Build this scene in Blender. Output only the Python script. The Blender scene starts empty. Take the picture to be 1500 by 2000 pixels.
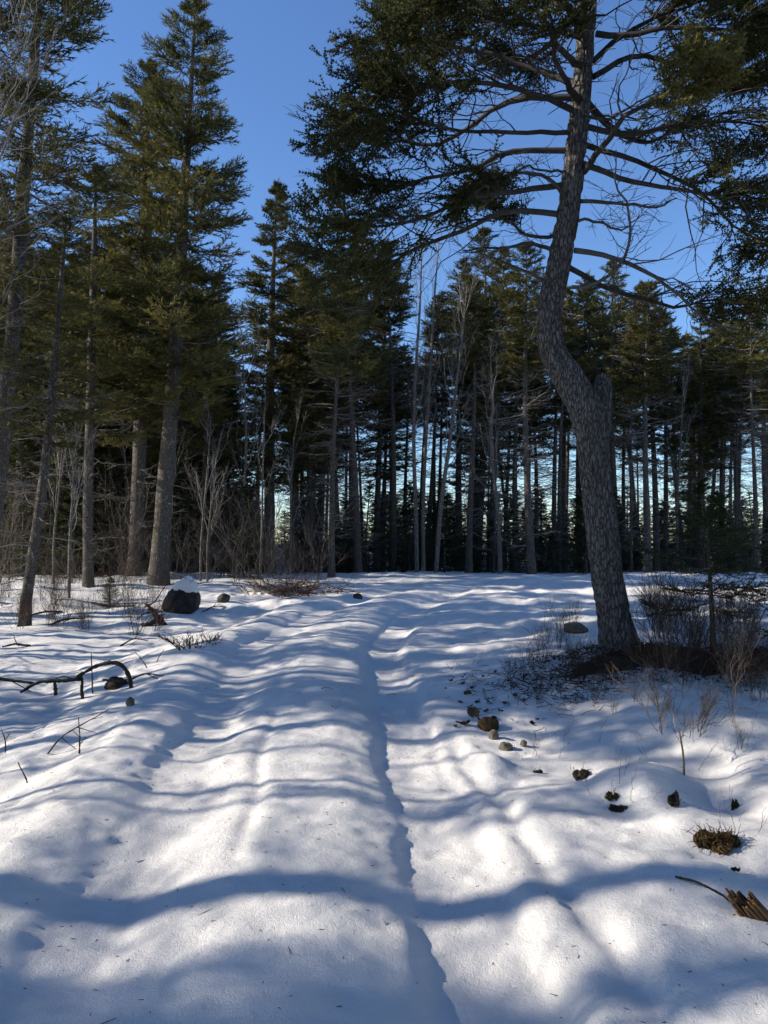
import bpy, math, random
import numpy as np
from mathutils import Vector

# ------------------------------------------------------------------ camera, sky, sun, exposure
SC = bpy.context.scene
COL = SC.collection
FPX = 1500.0                       # focal length in photo pixels (1500 x 2000)
PITCH = math.atan(60 / FPX)        # looking slightly up
EYE = 1.6
cam_d = bpy.data.cameras.new('camera'); cam = bpy.data.objects.new('camera', cam_d); COL.objects.link(cam)
cam_d.sensor_fit = 'VERTICAL'; cam_d.sensor_height = 24.0; cam_d.lens = 24.0 * FPX / 2000.0
cam_d.clip_start = 0.05; cam_d.clip_end = 3000
cam.rotation_euler = (math.pi / 2 + PITCH, 0, 0)
SC.camera = cam

SUN_EL = math.radians(27); SUN_FWD = math.radians(-2)      # sun straight to the left
SUN_DIR = Vector((-math.cos(SUN_FWD) * math.cos(SUN_EL), math.sin(SUN_FWD) * math.cos(SUN_EL), math.sin(SUN_EL)))
W = bpy.data.worlds.new('World'); SC.world = W; W.use_nodes = True
wn = W.node_tree.nodes; wl = W.node_tree.links
sky = wn.new('ShaderNodeTexSky'); sky.sky_type = 'NISHITA'; sky.sun_disc = False
sky.sun_elevation = SUN_EL; sky.sun_rotation = math.atan2(SUN_DIR.x, SUN_DIR.y)
sky.air_density = 1.0; sky.dust_density = 0.1; sky.ozone_density = 4.5; sky.altitude = 0
hs = wn.new('ShaderNodeHueSaturation'); hs.inputs['Saturation'].default_value = 1.08; hs.inputs['Hue'].default_value = 0.506
wl.new(sky.outputs[0], hs.inputs['Color']); wl.new(hs.outputs[0], wn['Background'].inputs[0]); wn['Background'].inputs[1].default_value = 0.135
sun_d = bpy.data.lights.new('sun', 'SUN'); sun = bpy.data.objects.new('sun', sun_d); COL.objects.link(sun)
sun_d.energy = 4.8; sun_d.angle = math.radians(0.55); sun_d.color = (1.0, 0.90, 0.77)
sun.rotation_euler = (-SUN_DIR).to_track_quat('-Z', 'Y').to_euler()
sun.location = (-30, 5, 20)
vs = SC.view_settings
vs.view_transform = 'Standard'; vs.look = 'None'; vs.gamma = 1.0; vs.use_curve_mapping = False; vs.exposure = 0.66
SC.cycles.max_bounces = 5; SC.cycles.diffuse_bounces = 3; SC.cycles.glossy_bounces = 2
SC.cycles.use_denoising = True

# ------------------------------------------------------------------ numeric helpers
def hash3(ix, iy, iz):
    h = (ix.astype(np.int64) * 374761393 + iy.astype(np.int64) * 668265263 + iz.astype(np.int64) * 2147483647) & 0xffffffff
    h = ((h ^ (h >> 13)) * 1274126177) & 0xffffffff
    h = h ^ (h >> 16)
    return (h & 0xffff) / 65535.0
def vnoise(x, y, z=None):
    """smooth value noise in -1..1"""
    x = np.asarray(x, float); y = np.asarray(y, float)
    z = np.zeros_like(x) if z is None else np.asarray(z, float)
    x0 = np.floor(x); y0 = np.floor(y); z0 = np.floor(z)
    fx = x - x0; fy = y - y0; fz = z - z0
    sx = fx ** 3 * (fx * (6 * fx - 15) + 10); sy = fy ** 3 * (fy * (6 * fy - 15) + 10); sz = fz ** 3 * (fz * (6 * fz - 15) + 10)
    r = 0
    for a in (0, 1):
        for b in (0, 1):
            for c in (0, 1):
                w = (sx if a else 1 - sx) * (sy if b else 1 - sy) * (sz if c else 1 - sz)
                r = r + w * hash3(x0 + a, y0 + b, z0 + c)
    return r * 2 - 1
def fbm(x, y, z=None, o=3):
    r = 0; a = 1; f = 1; t = 0
    for i in range(o):
        r = r + a * vnoise(x * f + 17.3 * i, y * f - 9.1 * i, None if z is None else z * f + 3.7 * i); t += a; a *= .5; f *= 2.03
    return r / t
def sstep(a, b, x):
    t = np.clip((x - a) / (b - a), 0, 1); return t * t * (3 - 2 * t)
def gauss(x, y, cx, cy, rx, ry=None, p=2):
    ry = rx if ry is None else ry
    return np.exp(-(np.abs((x - cx) / rx) ** p + np.abs((y - cy) / ry) ** p))
def unit(v):
    return v / np.maximum(np.linalg.norm(v, axis=-1, keepdims=True), 1e-9)

# ------------------------------------------------------------------ terrain
BIG = np.array([2.45, 7.9])          # foot of the big spruce
def road_x(y):
    return np.interp(y, [-30, 0, 3.5, 9.4, 13, 18, 22, 40], [1.5, -.1, -.42, -.83, -.45, 1.1, 3.0, 12])
def hz(x, y):
    x = np.asarray(x, float); y = np.asarray(y, float)
    z = np.interp(y, [-60, 0, 4, 9.4, 14, 19, 22, 25, 32, 400], [0, 0, .08, .33, .43, .62, .72, .62, .42, .3])
    # soften the piecewise profile
    z = .5 * z + .25 * np.interp(y - 1.2, [-60, 0, 4, 9.4, 14, 19, 22, 25, 32, 400], [0, 0, .08, .33, .43, .62, .72, .62, .42, .3]) \
        + .25 * np.interp(y + 1.2, [-60, 0, 4, 9.4, 14, 19, 22, 25, 32, 400], [0, 0, .08, .33, .43, .62, .72, .62, .42, .3])
    wob = .10 * vnoise(y * .45, 3.3 + 0 * y) + .04 * vnoise(y * 1.3, 8.1 + 0 * y)
    s = x - road_x(y) + wob
    far = 1 - sstep(14, 20, y)
    near = sstep(1.0, 3.5, y)
    rut = np.exp(-(np.abs((np.abs(s) - .76) / .26)) ** 2.4)
    z = z - (.082 + .020 * vnoise(x * .9, y * .6) + .02 * np.sign(s)) * rut * (.3 + .7 * far)
    z = z - .026 * np.exp(-((s - .97) / .06) ** 2) * far * (.7 + .3 * vnoise(y * .9, 40 + 0 * y)) - .018 * np.exp(-((s - .58) / .06) ** 2) * far   # crisp inner tyre edge
    z = z - .05 * np.exp(-((s - 1.45 + .06 * y) / .07) ** 2) * (1 - sstep(5.2, 6.5, y)) * near
    z = z - .022 * np.exp(-((s + .28) / .045) ** 2) * (1 - sstep(6, 8, y)) * sstep(-.4, .3, vnoise(y * .7, 71 + 0 * y)) - .014 * np.exp(-((s + .95) / .07) ** 2) * far
    z = z + .05 * np.exp(-(s / .4) ** 2) * far + .012 * vnoise(s * 4.5, y * .5) * far * np.exp(-(s / 1.6) ** 4)
    z = z + .05 * np.exp(-((s + 1.3) / .3) ** 2) * far
    z = z - .20 * sstep(-1.35, -2.5, s) * (1 - sstep(12, 17, y))                      # left side lies lower
    z = z + .16 * sstep(1.5, 3.4, s) * (1 - sstep(10, 14, y)) * sstep(3, 6, y)          # bank of the big tree
    z = z + .16 * gauss(x, y, BIG[0] + .1, BIG[1] - .05, .75, .55)
    z = z + .13 * gauss(x, y, 1.58, 4.72, .24, .30) - .10 * gauss(x, y, 1.98, 4.55, .17, .4) \
        + .07 * gauss(x, y, 2.28, 4.25, .3, .3) + .07 * gauss(x, y, .72, 5.3, .13, .16)
    z = z + .10 * gauss(x, y, -2.25, 9.9, .75, .5) + .12 * gauss(x, y, -2.9, 8.8, .55, .35) + .10 * gauss(x, y, -2.75, 6.0, .35, .3)
    z = z + .10 * gauss(x, y, -1.0, 9.2, 1.6, .45) + .06 * gauss(x, y, -.6, 7.0, .7, .35)
    off = 1 - np.exp(-(s / 1.5) ** 4)
    z = z + (.016 + .065 * off) * fbm(x * .75, y * .75, o=2)
    z = z + (.010 + .032 * off) * vnoise(x * 2.3 + 5, y * 2.0) * (1 - sstep(30, 45, y))
    z = z + (.005 + .012 * off) * vnoise(x * 5.1, y * 4.2 + 9) + (.007 + .004 * off) * vnoise(x * 11, y * 10) + .0035 * vnoise(x * 23, y * 21) * (1 - sstep(9, 12, y))
    z = z + .05 * np.abs(vnoise(x * .8 + 31, y * 1.6)) * sstep(11, 15, y) * (1 - sstep(23, 26, y))
    for (cx_, cy_, r_, d_) in HOLES: z = z - d_ * gauss(x, y, cx_, cy_, r_, r_ * .9)
    return z
HOLES = []
CAMZ = float(hz(0, 0)) + EYE
cam.location = (0, 0, CAMZ)

def ray(u, v):
    cp, sp = math.cos(PITCH), math.sin(PITCH)
    a = (u - 750) / FPX; b = (1000 - v) / FPX
    return np.array([a, cp - b * sp, sp + b * cp])
def at(u, v, depth):
    d = ray(u, v); return np.array([0, 0, CAMZ]) + d * (depth / d[1])
def ground(u, v):
    """where the sight line through a photo pixel meets the snow"""
    d = ray(u, v); d = d / d[1]
    ys = np.linspace(1.5, 60, 6000); zz = CAMZ + d[2] * ys; g = hz(d[0] * ys, ys)
    i = np.argmax(zz <= g)
    if zz[i] > g[i]: i = 3000
    return np.array([d[0] * ys[i], ys[i], g[i]])

HOLES = [(*ground(u, v - 4)[:2], w * ground(u, v)[1] / FPX, d) for (u, v, w, d) in [(1400, 1650, 58, .05), (1196, 1560, 24, .03), (1213, 1580, 34, .03), (1140, 1515, 36, .045), (1050, 1508, 16, .02),
         (1318, 1570, 26, .05), (955, 1424, 34, .04), (988, 1462, 20, .02), (253, 1378, 14, .02), (352, 1190, 44, .05), (1490, 1780, 50, .04), (222, 1344, 30, .03), (378, 1256, 36, .04), (303, 1215, 30, .04), (1436, 1698, 14, .02), (1126, 1232, 34, .03)]]
# ------------------------------------------------------------------ mesh helpers
class Geo:
    def __init__(s): s.V = []; s.F = []; s.M = []; s.T = []; s.S = []; s.n = 0
    def add(s, V, F, mat=0, tint=.5, smooth=True):
        V = np.asarray(V, np.float32).reshape(-1, 3); F = np.asarray(F, np.int64).reshape(-1, 3)
        s.V.append(V); s.F.append(F + s.n); s.n += len(V)
        s.M.append(np.full(len(F), mat, np.int32)); s.S.append(np.full(len(F), smooth, bool))
        s.T.append(np.broadcast_to(np.asarray(tint, np.float32).reshape(-1) if np.ndim(tint) else np.float32(tint), (len(V),)).astype(np.float32))
    def mesh(s, name, mats):
        V = np.concatenate(s.V); F = np.concatenate(s.F).astype(np.int32)
        me = bpy.data.meshes.new(name)
        me.vertices.add(len(V)); me.vertices.foreach_set('co', V.ravel())
        me.loops.add(F.size); me.loops.foreach_set('vertex_index', F.ravel())
        me.polygons.add(len(F)); me.polygons.foreach_set('loop_start', np.arange(0, F.size, 3, dtype=np.int32))
        me.polygons.foreach_set('material_index', np.concatenate(s.M)); me.polygons.foreach_set('use_smooth', np.concatenate(s.S))
        a = me.attributes.new('tint', 'FLOAT', 'POINT'); a.data.foreach_set('value', np.concatenate(s.T))
        for m in mats: me.materials.append(m)
        me.update(calc_edges=True); me.validate()
        return me
    def build(s, name, mats, parent=None):
        o = bpy.data.objects.new(name, s.mesh(name, mats)); COL.objects.link(o)
        if parent is not None: o.parent = parent
        return o
def tag(o, label, cat, group=None, kind=None):
    if label: o['label'] = label
    if cat: o['category'] = cat
    if group: o['group'] = group
    if kind: o['kind'] = kind
    return o
def thing(name, loc, label, cat, group=None):
    o = bpy.data.objects.new(name, None); COL.objects.link(o); o.location = [float(c) for c in loc]
    o.empty_display_size = .2
    return tag(o, label, cat, group)
def dup(src, loc, rz, sc, label=None, group=None, tilt=(0, 0)):
    r = src.copy(); COL.objects.link(r); r.location = [float(c) for c in loc]; r.rotation_euler = (tilt[0], tilt[1], rz)
    r.scale = sc if hasattr(sc, '__len__') else (sc, sc, sc)
    if label: r['label'] = label
    if group: r['group'] = group
    for ch in src.children:
        c = ch.copy(); COL.objects.link(c); c.parent = r
    return r

def tubes(P, R, k=5, cap=True):
    P = np.asarray(P, float); R = np.asarray(R, float)
    if P.ndim == 2: P = P[None]; R = R[None]
    m, n, _ = P.shape
    T = unit(np.gradient(P, axis=1))
    mt = np.abs(unit(T.mean(1))[:, 2])
    ref = np.where((mt < .8)[:, None], np.array([0, 0, 1.]), np.array([1., 0, 0]))[:, None, :]
    U = unit(np.cross(T, np.broadcast_to(ref, T.shape))); Vv = np.cross(T, U)
    a = np.arange(k) / k * 2 * np.pi
    Vt = P[:, :, None, :] + R[:, :, None, None] * (U[:, :, None, :] * np.cos(a)[:, None] + Vv[:, :, None, :] * np.sin(a)[:, None])
    i = np.arange(n - 1)[:, None] * k; j = np.arange(k)[None, :]; j2 = (j + 1) % k
    f = np.stack([np.stack([i + j, i + j2, i + k + j2], -1), np.stack([i + j, i + k + j2, i + k + j], -1)], 2).reshape(-1, 3)
    if cap:
        c = np.array([[(n - 1) * k, (n - 1) * k + q, (n - 1) * k + q + 1] for q in range(1, k - 1)]); f = np.concatenate([f, c])
    F = (f[None] + (np.arange(m) * n * k)[:, None, None]).reshape(-1, 3)
    return Vt.reshape(-1, 3), F

def resample(P, n):
    P = np.asarray(P, float)
    d = np.concatenate([[0], np.cumsum(np.linalg.norm(np.diff(P[:, :3], axis=0), axis=1))])
    # Catmull-Rom smoothing through the points
    t = np.linspace(0, d[-1], n); out = np.zeros((n, P.shape[1]))
    for q in range(P.shape[1]):
        m = np.gradient(P[:, q], d) if len(P) > 2 else np.full(len(P), (P[-1, q] - P[0, q]) / d[-1])
        i = np.clip(np.searchsorted(d, t, 'right') - 1, 0, len(P) - 2)
        h = d[i + 1] - d[i]; s = (t - d[i]) / h
        out[:, q] = (2 * s**3 - 3 * s**2 + 1) * P[i, q] + (s**3 - 2 * s**2 + s) * h * m[i] + (-2 * s**3 + 3 * s**2) * P[i + 1, q] + (s**3 - s**2) * h * m[i + 1]
    return out

def lerp_poly(P, t):
    """P [m,n,3], t [m,c] -> points, tangents [m,c,3]"""
    m, n, _ = P.shape
    f = t * (n - 1); i = np.clip(f.astype(int), 0, n - 2); w = (f - i)[..., None]
    r = np.arange(m)[:, None]
    A = P[r, i]; B = P[r, i + 1]
    return A * (1 - w) + B * w, unit(B - A)

def kids(P, c, t0, t1, L, ang, up, rng, n=4, flat=None, wig=.06, curl=0., angj=.2):
    """child polylines on parent polylines. L(t, m, c) -> lengths. flat: sideways spread only (0..1)"""
    m = len(P)
    t = t0 + (t1 - t0) * (np.arange(c)[None] + rng.random((m, c))) / c
    t = np.clip(t, 0, 1)
    pos, T = lerp_poly(P, t)
    zed = np.zeros_like(T); zed[..., 2] = 1
    S = np.cross(T, zed); bad = np.linalg.norm(S, axis=-1) < .15
    S[bad] = [1, 0, 0]; S = unit(S - T * (S * T).sum(-1, keepdims=True)); N = np.cross(S, T)
    if flat is None: phi = rng.random((m, c)) * 2 * np.pi
    else:
        side = np.where((np.arange(c)[None] + rng.integers(0, 2, (m, 1))) % 2 == 0, 0., np.pi)
        phi = side + rng.normal(0, flat, (m, c))
    perp = S * np.cos(phi)[..., None] + N * np.sin(phi)[..., None]
    a = ang + rng.normal(0, angj, (m, c))
    d = T * np.cos(a)[..., None] + perp * np.sin(a)[..., None]; d[..., 2] += up
    d = unit(d)
    ln = L(t) * (.7 + .6 * rng.random((m, c)))
    s = np.linspace(0, 1, n)
    Q = pos[:, :, None, :] + d[:, :, None, :] * (ln[..., None] * s)[..., None]
    bend = T * .25 + zed * curl
    Q = Q + bend[:, :, None, :] * (ln[..., None] * s ** 2)[..., None]
    wv = np.cumsum(rng.normal(0, 1, Q.shape), axis=2); wv -= wv[:, :, :1]
    Q = Q + wv * (wig * ln)[..., None, None] / n
    return Q.reshape(m * c, n, 3), ln.reshape(-1), t.reshape(-1)

# needle twig templates: (along, side, up) unit length twig, width factor applied to side/up
def needle_template(stations, blades, nl, bw):
    V = []; F = []
    for i in range(stations):
        a = i / stations * .92
        for b in range(blades):
            ph = 2 * math.pi * b / blades + i * 1.1
            ca, sa = math.cos(ph), math.sin(ph)
            k = len(V)
            V += [(a, -sa * bw, ca * bw), (a + bw * 1.6, sa * bw, -ca * bw), (a + nl * .75, ca, sa)]
            F.append((k, k + 1, k + 2))
    k = len(V); V += [(0, .22, 0), (0, -.22, 0), (1.05, 0, .05)]; F.append((k, k + 1, k + 2))
    k = len(V); V += [(0, 0, .22), (0, 0, -.22), (1.05, .05, 0)]; F.append((k, k + 1, k + 2))
    return np.array(V), np.array(F)
TM_NEAR = needle_template(4, 3, .30, .10)
TM_MID = (np.array([(0, .30, 0), (0, -.30, 0), (1.05, 0, .05), (0, 0, .30), (0, 0, -.30), (1.0, .05, 0), (.12, .1, 0), (.5, -.1, .1), (.75, 1., .25), (.22, .1, .1), (.6, -.1, 0), (.85, -1., -.2)]), np.array([(0, 1, 2), (3, 4, 5), (6, 7, 8), (9, 10, 11)]))
def put_twigs(g, O, D, L, Wd, tint, tm, rng, mat=1):
    V, F = tm; m = len(O)
    D = unit(D); r = rng.normal(0, 1, (m, 3)); S = unit(np.cross(D, r)); N = np.cross(D, S)
    X = O[:, None] + D[:, None] * (V[:, 0][None] * L[:, None])[..., None] + S[:, None] * (V[:, 1][None] * Wd[:, None])[..., None] + N[:, None] * (V[:, 2][None] * Wd[:, None])[..., None]
    FF = (F[None] + (np.arange(m) * len(V))[:, None, None]).reshape(-1, 3)
    g.add(X.reshape(-1, 3), FF, mat, np.repeat(tint, len(V)), False)

# ------------------------------------------------------------------ materials
def mat(name):
    m = bpy.data.materials.new(name); m.use_nodes = True
    return m, m.node_tree.nodes, m.node_tree.links, m.node_tree.nodes['Principled BSDF']
def ramp(n, stops):
    r = n.new('ShaderNodeValToRGB'); e = r.color_ramp.elements
    while len(e) < len(stops): e.new(.5)
    for q, (p, c) in zip(e, stops): q.position = p; q.color = (*c, 1)
    return r
def noise(n, l, vec, scale, detail=4, rough=.6):
    t = n.new('ShaderNodeTexNoise'); t.inputs['Scale'].default_value = scale; t.inputs['Detail'].default_value = detail; t.inputs['Roughness'].default_value = rough
    if vec: l.new(vec, t.inputs['Vector'])
    return t
def mapped(n, l, scale):
    tc = n.new('ShaderNodeTexCoord'); mp = n.new('ShaderNodeMapping'); mp.inputs['Scale'].default_value = scale
    l.new(tc.outputs['Object'], mp.inputs['Vector']); return mp.outputs[0]
def bump(n, l, height, strength, dist, prev=None):
    b = n.new('ShaderNodeBump'); b.inputs['Strength'].default_value = strength; b.inputs['Distance'].default_value = dist
    l.new(height, b.inputs['Height'])
    if prev: l.new(prev, b.inputs['Normal'])
    return b.outputs[0]

def snow_material(name, litter=False):
    m, n, l, p = mat(name)
    v = mapped(n, l, (1, 1, 1))
    n1 = noise(n, l, v, 2.2, 4); n2 = noise(n, l, v, 30, 5, .65); n3 = noise(n, l, v, 150, 3, .75); n4 = noise(n, l, v, 9, 3, .5)
    c = ramp(n, [(.3, (.80, .785, .75)), (.7, (.90, .88, .84))]); l.new(n1.outputs[0], c.inputs[0])
    b = bump(n, l, n4.outputs[0], .22, .03); b = bump(n, l, n2.outputs[0], .8, .013, b); b = bump(n, l, n3.outputs[0], .9, .010, b)
    p.inputs['Roughness'].default_value = .55; p.inputs['Specular IOR Level'].default_value = .25
    l.new(b, p.inputs['Normal'])
    if not litter:
        l.new(c.outputs[0], p.inputs['Base Color']); return m
    at_ = n.new('ShaderNodeAttribute'); at_.attribute_name = 'tint'
    nn = noise(n, l, v, 7, 6, .7); nf = noise(n, l, v, 60, 4, .7)
    add = n.new('ShaderNodeMath'); add.operation = 'ADD'; l.new(at_.outputs['Fac'], add.inputs[0]); l.new(nn.outputs[0], add.inputs[1])
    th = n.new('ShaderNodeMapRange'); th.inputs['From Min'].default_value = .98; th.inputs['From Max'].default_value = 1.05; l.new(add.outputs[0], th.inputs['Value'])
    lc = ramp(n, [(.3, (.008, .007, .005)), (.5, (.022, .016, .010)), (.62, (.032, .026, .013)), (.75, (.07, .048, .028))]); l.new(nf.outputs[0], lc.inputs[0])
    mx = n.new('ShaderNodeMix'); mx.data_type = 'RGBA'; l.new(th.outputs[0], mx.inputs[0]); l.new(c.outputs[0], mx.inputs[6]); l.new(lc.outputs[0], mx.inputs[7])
    l.new(mx.outputs[2], p.inputs['Base Color'])
    return m
M_GROUND = snow_material('snow_and_litter', True)
M_SNOW = snow_material('fresh_snow')

def bark_material(name, dark, mid, light, sc=(9, 9, 2.2), lichen=None, dist=.012):
    m, n, l, p = mat(name)
    v = mapped(n, l, sc)
    vo = n.new('ShaderNodeTexVoronoi'); vo.feature = 'DISTANCE_TO_EDGE'; vo.inputs['Scale'].default_value = 2.4
    nz = noise(n, l, v, 1.5, 5, .65)
    mixv = n.new('ShaderNodeMix'); mixv.data_type = 'RGBA'; mixv.inputs[0].default_value = .25; l.new(v, mixv.inputs[6]); l.new(nz.outputs['Color'], mixv.inputs[7])
    l.new(mixv.outputs[2], vo.inputs['Vector'])
    nf = noise(n, l, v, 6, 5, .7)
    c = ramp(n, [(.28, dark), (.48, mid), (.7, light)]); l.new(nf.outputs[0], c.inputs[0])
    cr = n.new('ShaderNodeMapRange'); cr.inputs['From Max'].default_value = .2; l.new(vo.outputs['Distance'], cr.inputs['Value'])
    mx = n.new('ShaderNodeMix'); mx.data_type = 'RGBA'; l.new(cr.outputs[0], mx.inputs[0]); mx.inputs[6].default_value = (*[q * .85 for q in dark], 1); l.new(c.outputs[0], mx.inputs[7])
    out = mx.outputs[2]
    if lichen:
        nl = noise(n, l, v, .9, 6, .75); th = n.new('ShaderNodeMapRange'); th.inputs['From Min'].default_value = .56; th.inputs['From Max'].default_value = .64; l.new(nl.outputs[0], th.inputs['Value'])
        m2 = n.new('ShaderNodeMix'); m2.data_type = 'RGBA'; l.new(th.outputs[0], m2.inputs[0]); l.new(out, m2.inputs[6]); m2.inputs[7].default_value = (*lichen, 1); out = m2.outputs[2]
    l.new(out, p.inputs['Base Color'])
    b = bump(n, l, cr.outputs[0], .7, dist); b = bump(n, l, nf.outputs[0], .5, dist * .6, b); l.new(b, p.inputs['Normal'])
    p.inputs['Roughness'].default_value = .9; p.inputs['Specular IOR Level'].default_value = .15
    return m
M_BARK_BIG = bark_material('old_spruce_bark', (.05, .046, .040), (.15, .14, .126), (.27, .256, .235), (21, 21, 5), (.21, .21, .19), .02)
M_BARK = bark_material('spruce_bark', (.05, .042, .034), (.13, .11, .09), (.26, .235, .205), (26, 26, 10), (.28, .28, .24))
M_BIRCH = bark_material('pale_bark', (.09, .08, .065), (.22, .20, .17), (.38, .35, .31), (9, 9, 14))
def plain(name, c1, c2, scale=20, rough=.85, bd=.004):
    m, n, l, p = mat(name); v = mapped(n, l, (1, 1, 1)); nz = noise(n, l, v, scale, 5, .7)
    at_ = n.new('ShaderNodeAttribute'); at_.attribute_name = 'tint'
    ad = n.new('ShaderNodeMath'); ad.operation = 'MULTIPLY_ADD'; ad.inputs[1].default_value = .7; l.new(at_.outputs['Fac'], ad.inputs[0])
    sb = n.new('ShaderNodeMath'); sb.operation = 'MULTIPLY_ADD'; sb.inputs[1].default_value = .9; sb.inputs[2].default_value = -.3; l.new(nz.outputs[0], sb.inputs[0]); l.new(sb.outputs[0], ad.inputs[2])
    c = ramp(n, [(.25, c1), (.8, c2)]); l.new(ad.outputs[0], c.inputs[0]); l.new(c.outputs[0], p.inputs['Base Color'])
    l.new(bump(n, l, nz.outputs[0], .6, bd), p.inputs['Normal'])
    p.inputs['Roughness'].default_value = rough; p.inputs['Specular IOR Level'].default_value = .2
    return m
M_TWIG = plain('spruce_twig_bark', (.028, .024, .020), (.11, .097, .083), 9)
M_DEAD = plain('dead_grey_twig', (.06, .052, .045), (.30, .27, .235), 9)
M_LIMB = plain('dead_limb', (.04, .036, .031), (.17, .155, .135), 9)
M_UNDER = plain('undergrowth_twig', (.03, .024, .02), (.17, .145, .125), 9)
M_GREY = plain('bare_grey_branch', (.10, .09, .08), (.36, .33, .29), 7)
M_RED = plain('reddish_shrub_twig', (.035, .022, .016), (.14, .09, .06), 9)
M_TAN = plain('tan_shrub_twig', (.11, .08, .055), (.30, .225, .155), 9)
M_DARKWOOD = plain('wet_dark_wood', (.010, .008, .006), (.06, .045, .032), 14, .7, .01)
M_ROCK = plain('dark_wet_rock', (.018, .017, .016), (.11, .10, .09), 8, .65, .02)
M_STONE = plain('pale_stone', (.07, .062, .05), (.25, .22, .175), 12, .85, .01)
M_LEAF = plain('dead_leaf', (.018, .012, .008), (.11, .065, .038), 25, .75)
M_MOSS = plain('brown_moss', (.03, .022, .010), (.15, .09, .035), 40, .95, .02)
M_ROT = plain('rotten_wood', (.03, .017, .010), (.25, .14, .065), 18, .9, .01)

def needle_material(name, a, b, c, rough=.6):
    m, n, l, p = mat(name)
    at_ = n.new('ShaderNodeAttribute'); at_.attribute_name = 'tint'
    r = ramp(n, [(.0, a), (.5, b), (1., c)]); l.new(at_.outputs['Fac'], r.inputs[0])
    oi = n.new('ShaderNodeObjectInfo'); hs = n.new('ShaderNodeHueSaturation')
    mr = n.new('ShaderNodeMapRange'); mr.inputs['To Min'].default_value = .75; mr.inputs['To Max'].default_value = 1.25; l.new(oi.outputs['Random'], mr.inputs['Value'])
    l.new(mr.outputs[0], hs.inputs['Value']); l.new(r.outputs[0], hs.inputs['Color']); l.new(hs.outputs[0], p.inputs['Base Color'])
    p.inputs['Roughness'].default_value = rough; p.inputs['Specular IOR Level'].default_value = .15
    tr = n.new('ShaderNodeBsdfTranslucent'); l.new(hs.outputs[0], tr.inputs['Color'])
    ms = n.new('ShaderNodeMixShader'); ms.inputs[0].default_value = .32; l.new(p.outputs[0], ms.inputs[1]); l.new(tr.outputs[0], ms.inputs[2])
    l.new(ms.outputs[0], n['Material Output'].inputs['Surface'])
    return m
M_NEEDLE = needle_material('spruce_needles', (.050, .057, .020), (.124, .120, .038), (.23, .19, .06))
M_NEEDLE_B = needle_material('big_spruce_needles', (.032, .042, .017), (.078, .082, .027), (.18, .165, .05))
M_FIR = needle_material('fir_needles', (.022, .034, .014), (.055, .070, .023), (.11, .12, .04))

# ------------------------------------------------------------------ the ground: one sheet
def axis(a, b, lo, hi, fine, grow):
    """dense between a and b, spreading out to lo / hi"""
    mid = list(np.arange(a, b + fine * .5, fine)); s = fine
    r = [mid[-1]]
    while r[-1] < hi: s *= grow; r.append(r[-1] + s)
    s = fine; q = [mid[0]]
    while q[-1] > lo: s *= grow; q.append(q[-1] - s)
    return np.array(q[:0:-1] + mid + r[1:])
xs = axis(-3.4, 3.4, -900, 900, .028, 1.065)
ys = axis(2.2, 5.5, -400, 1500, .026, 1.025)
X, Y = np.meshgrid(xs, ys); X = X.ravel(); Y = Y.ravel(); Z = hz(X, Y)
lit = -.4 + 1.15 * gauss(X, Y, BIG[0] + 1.15, BIG[1] - .36, 1.6, .52, 3) + .75 * gauss(X, Y, BIG[0] - .35, BIG[1] - .45, .6, .3)
lit = lit + .8 * gauss(X, Y, 1.0, 6.4, .2, .35)
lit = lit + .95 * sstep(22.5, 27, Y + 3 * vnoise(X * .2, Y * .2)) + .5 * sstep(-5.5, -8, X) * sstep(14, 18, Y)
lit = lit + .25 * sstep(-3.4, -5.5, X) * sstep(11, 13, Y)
nx, ny = len(xs), len(ys)
i = (np.arange(ny - 1)[:, None] * nx + np.arange(nx - 1)[None]).ravel()
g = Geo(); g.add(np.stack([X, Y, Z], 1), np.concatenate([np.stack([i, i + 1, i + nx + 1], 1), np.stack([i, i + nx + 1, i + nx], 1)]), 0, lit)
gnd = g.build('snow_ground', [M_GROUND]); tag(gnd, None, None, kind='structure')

# ------------------------------------------------------------------ spruce builder
def trunk_geo(g, P, R, k, seed, rough=.06, mat=0):
    V, F = tubes(P, R, k)
    n = len(P); C = np.repeat(P, k, 0); rad = V - C; a = np.tile(np.arange(k) / k * 2 * np.pi, n)
    rr = np.repeat(R, k)
    nz = fbm(np.cos(a) * 2.2 + seed, np.sin(a) * 2.2, C[:, 2] * 1.5, 3)
    g.add(C + rad * (1 + rough * 2 * nz)[:, None], F, mat, .5)

def boughs_on(P, zs, az, L, elev, upturn, rng, n=7):
    """polylines leaving the trunk polyline P at heights zs"""
    z = P[:, 2]; px = np.interp(zs, z, P[:, 0]); py = np.interp(zs, z, P[:, 1])
    s = np.linspace(0, 1, n)[None]
    r = L[:, None] * s
    dz = L[:, None] * (np.tan(elev)[:, None] * s * (1 - .35 * s) + upturn[:, None] * s ** 2.2)
    B = np.stack([px[:, None] + r * np.cos(az)[:, None], py[:, None] + r * np.sin(az)[:, None], zs[:, None] + dz], -1)
    w = np.cumsum(rng.normal(0, 1, B.shape), 1); w -= w[:, :1]
    return B + w * (L * .022)[:, None, None]

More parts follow.
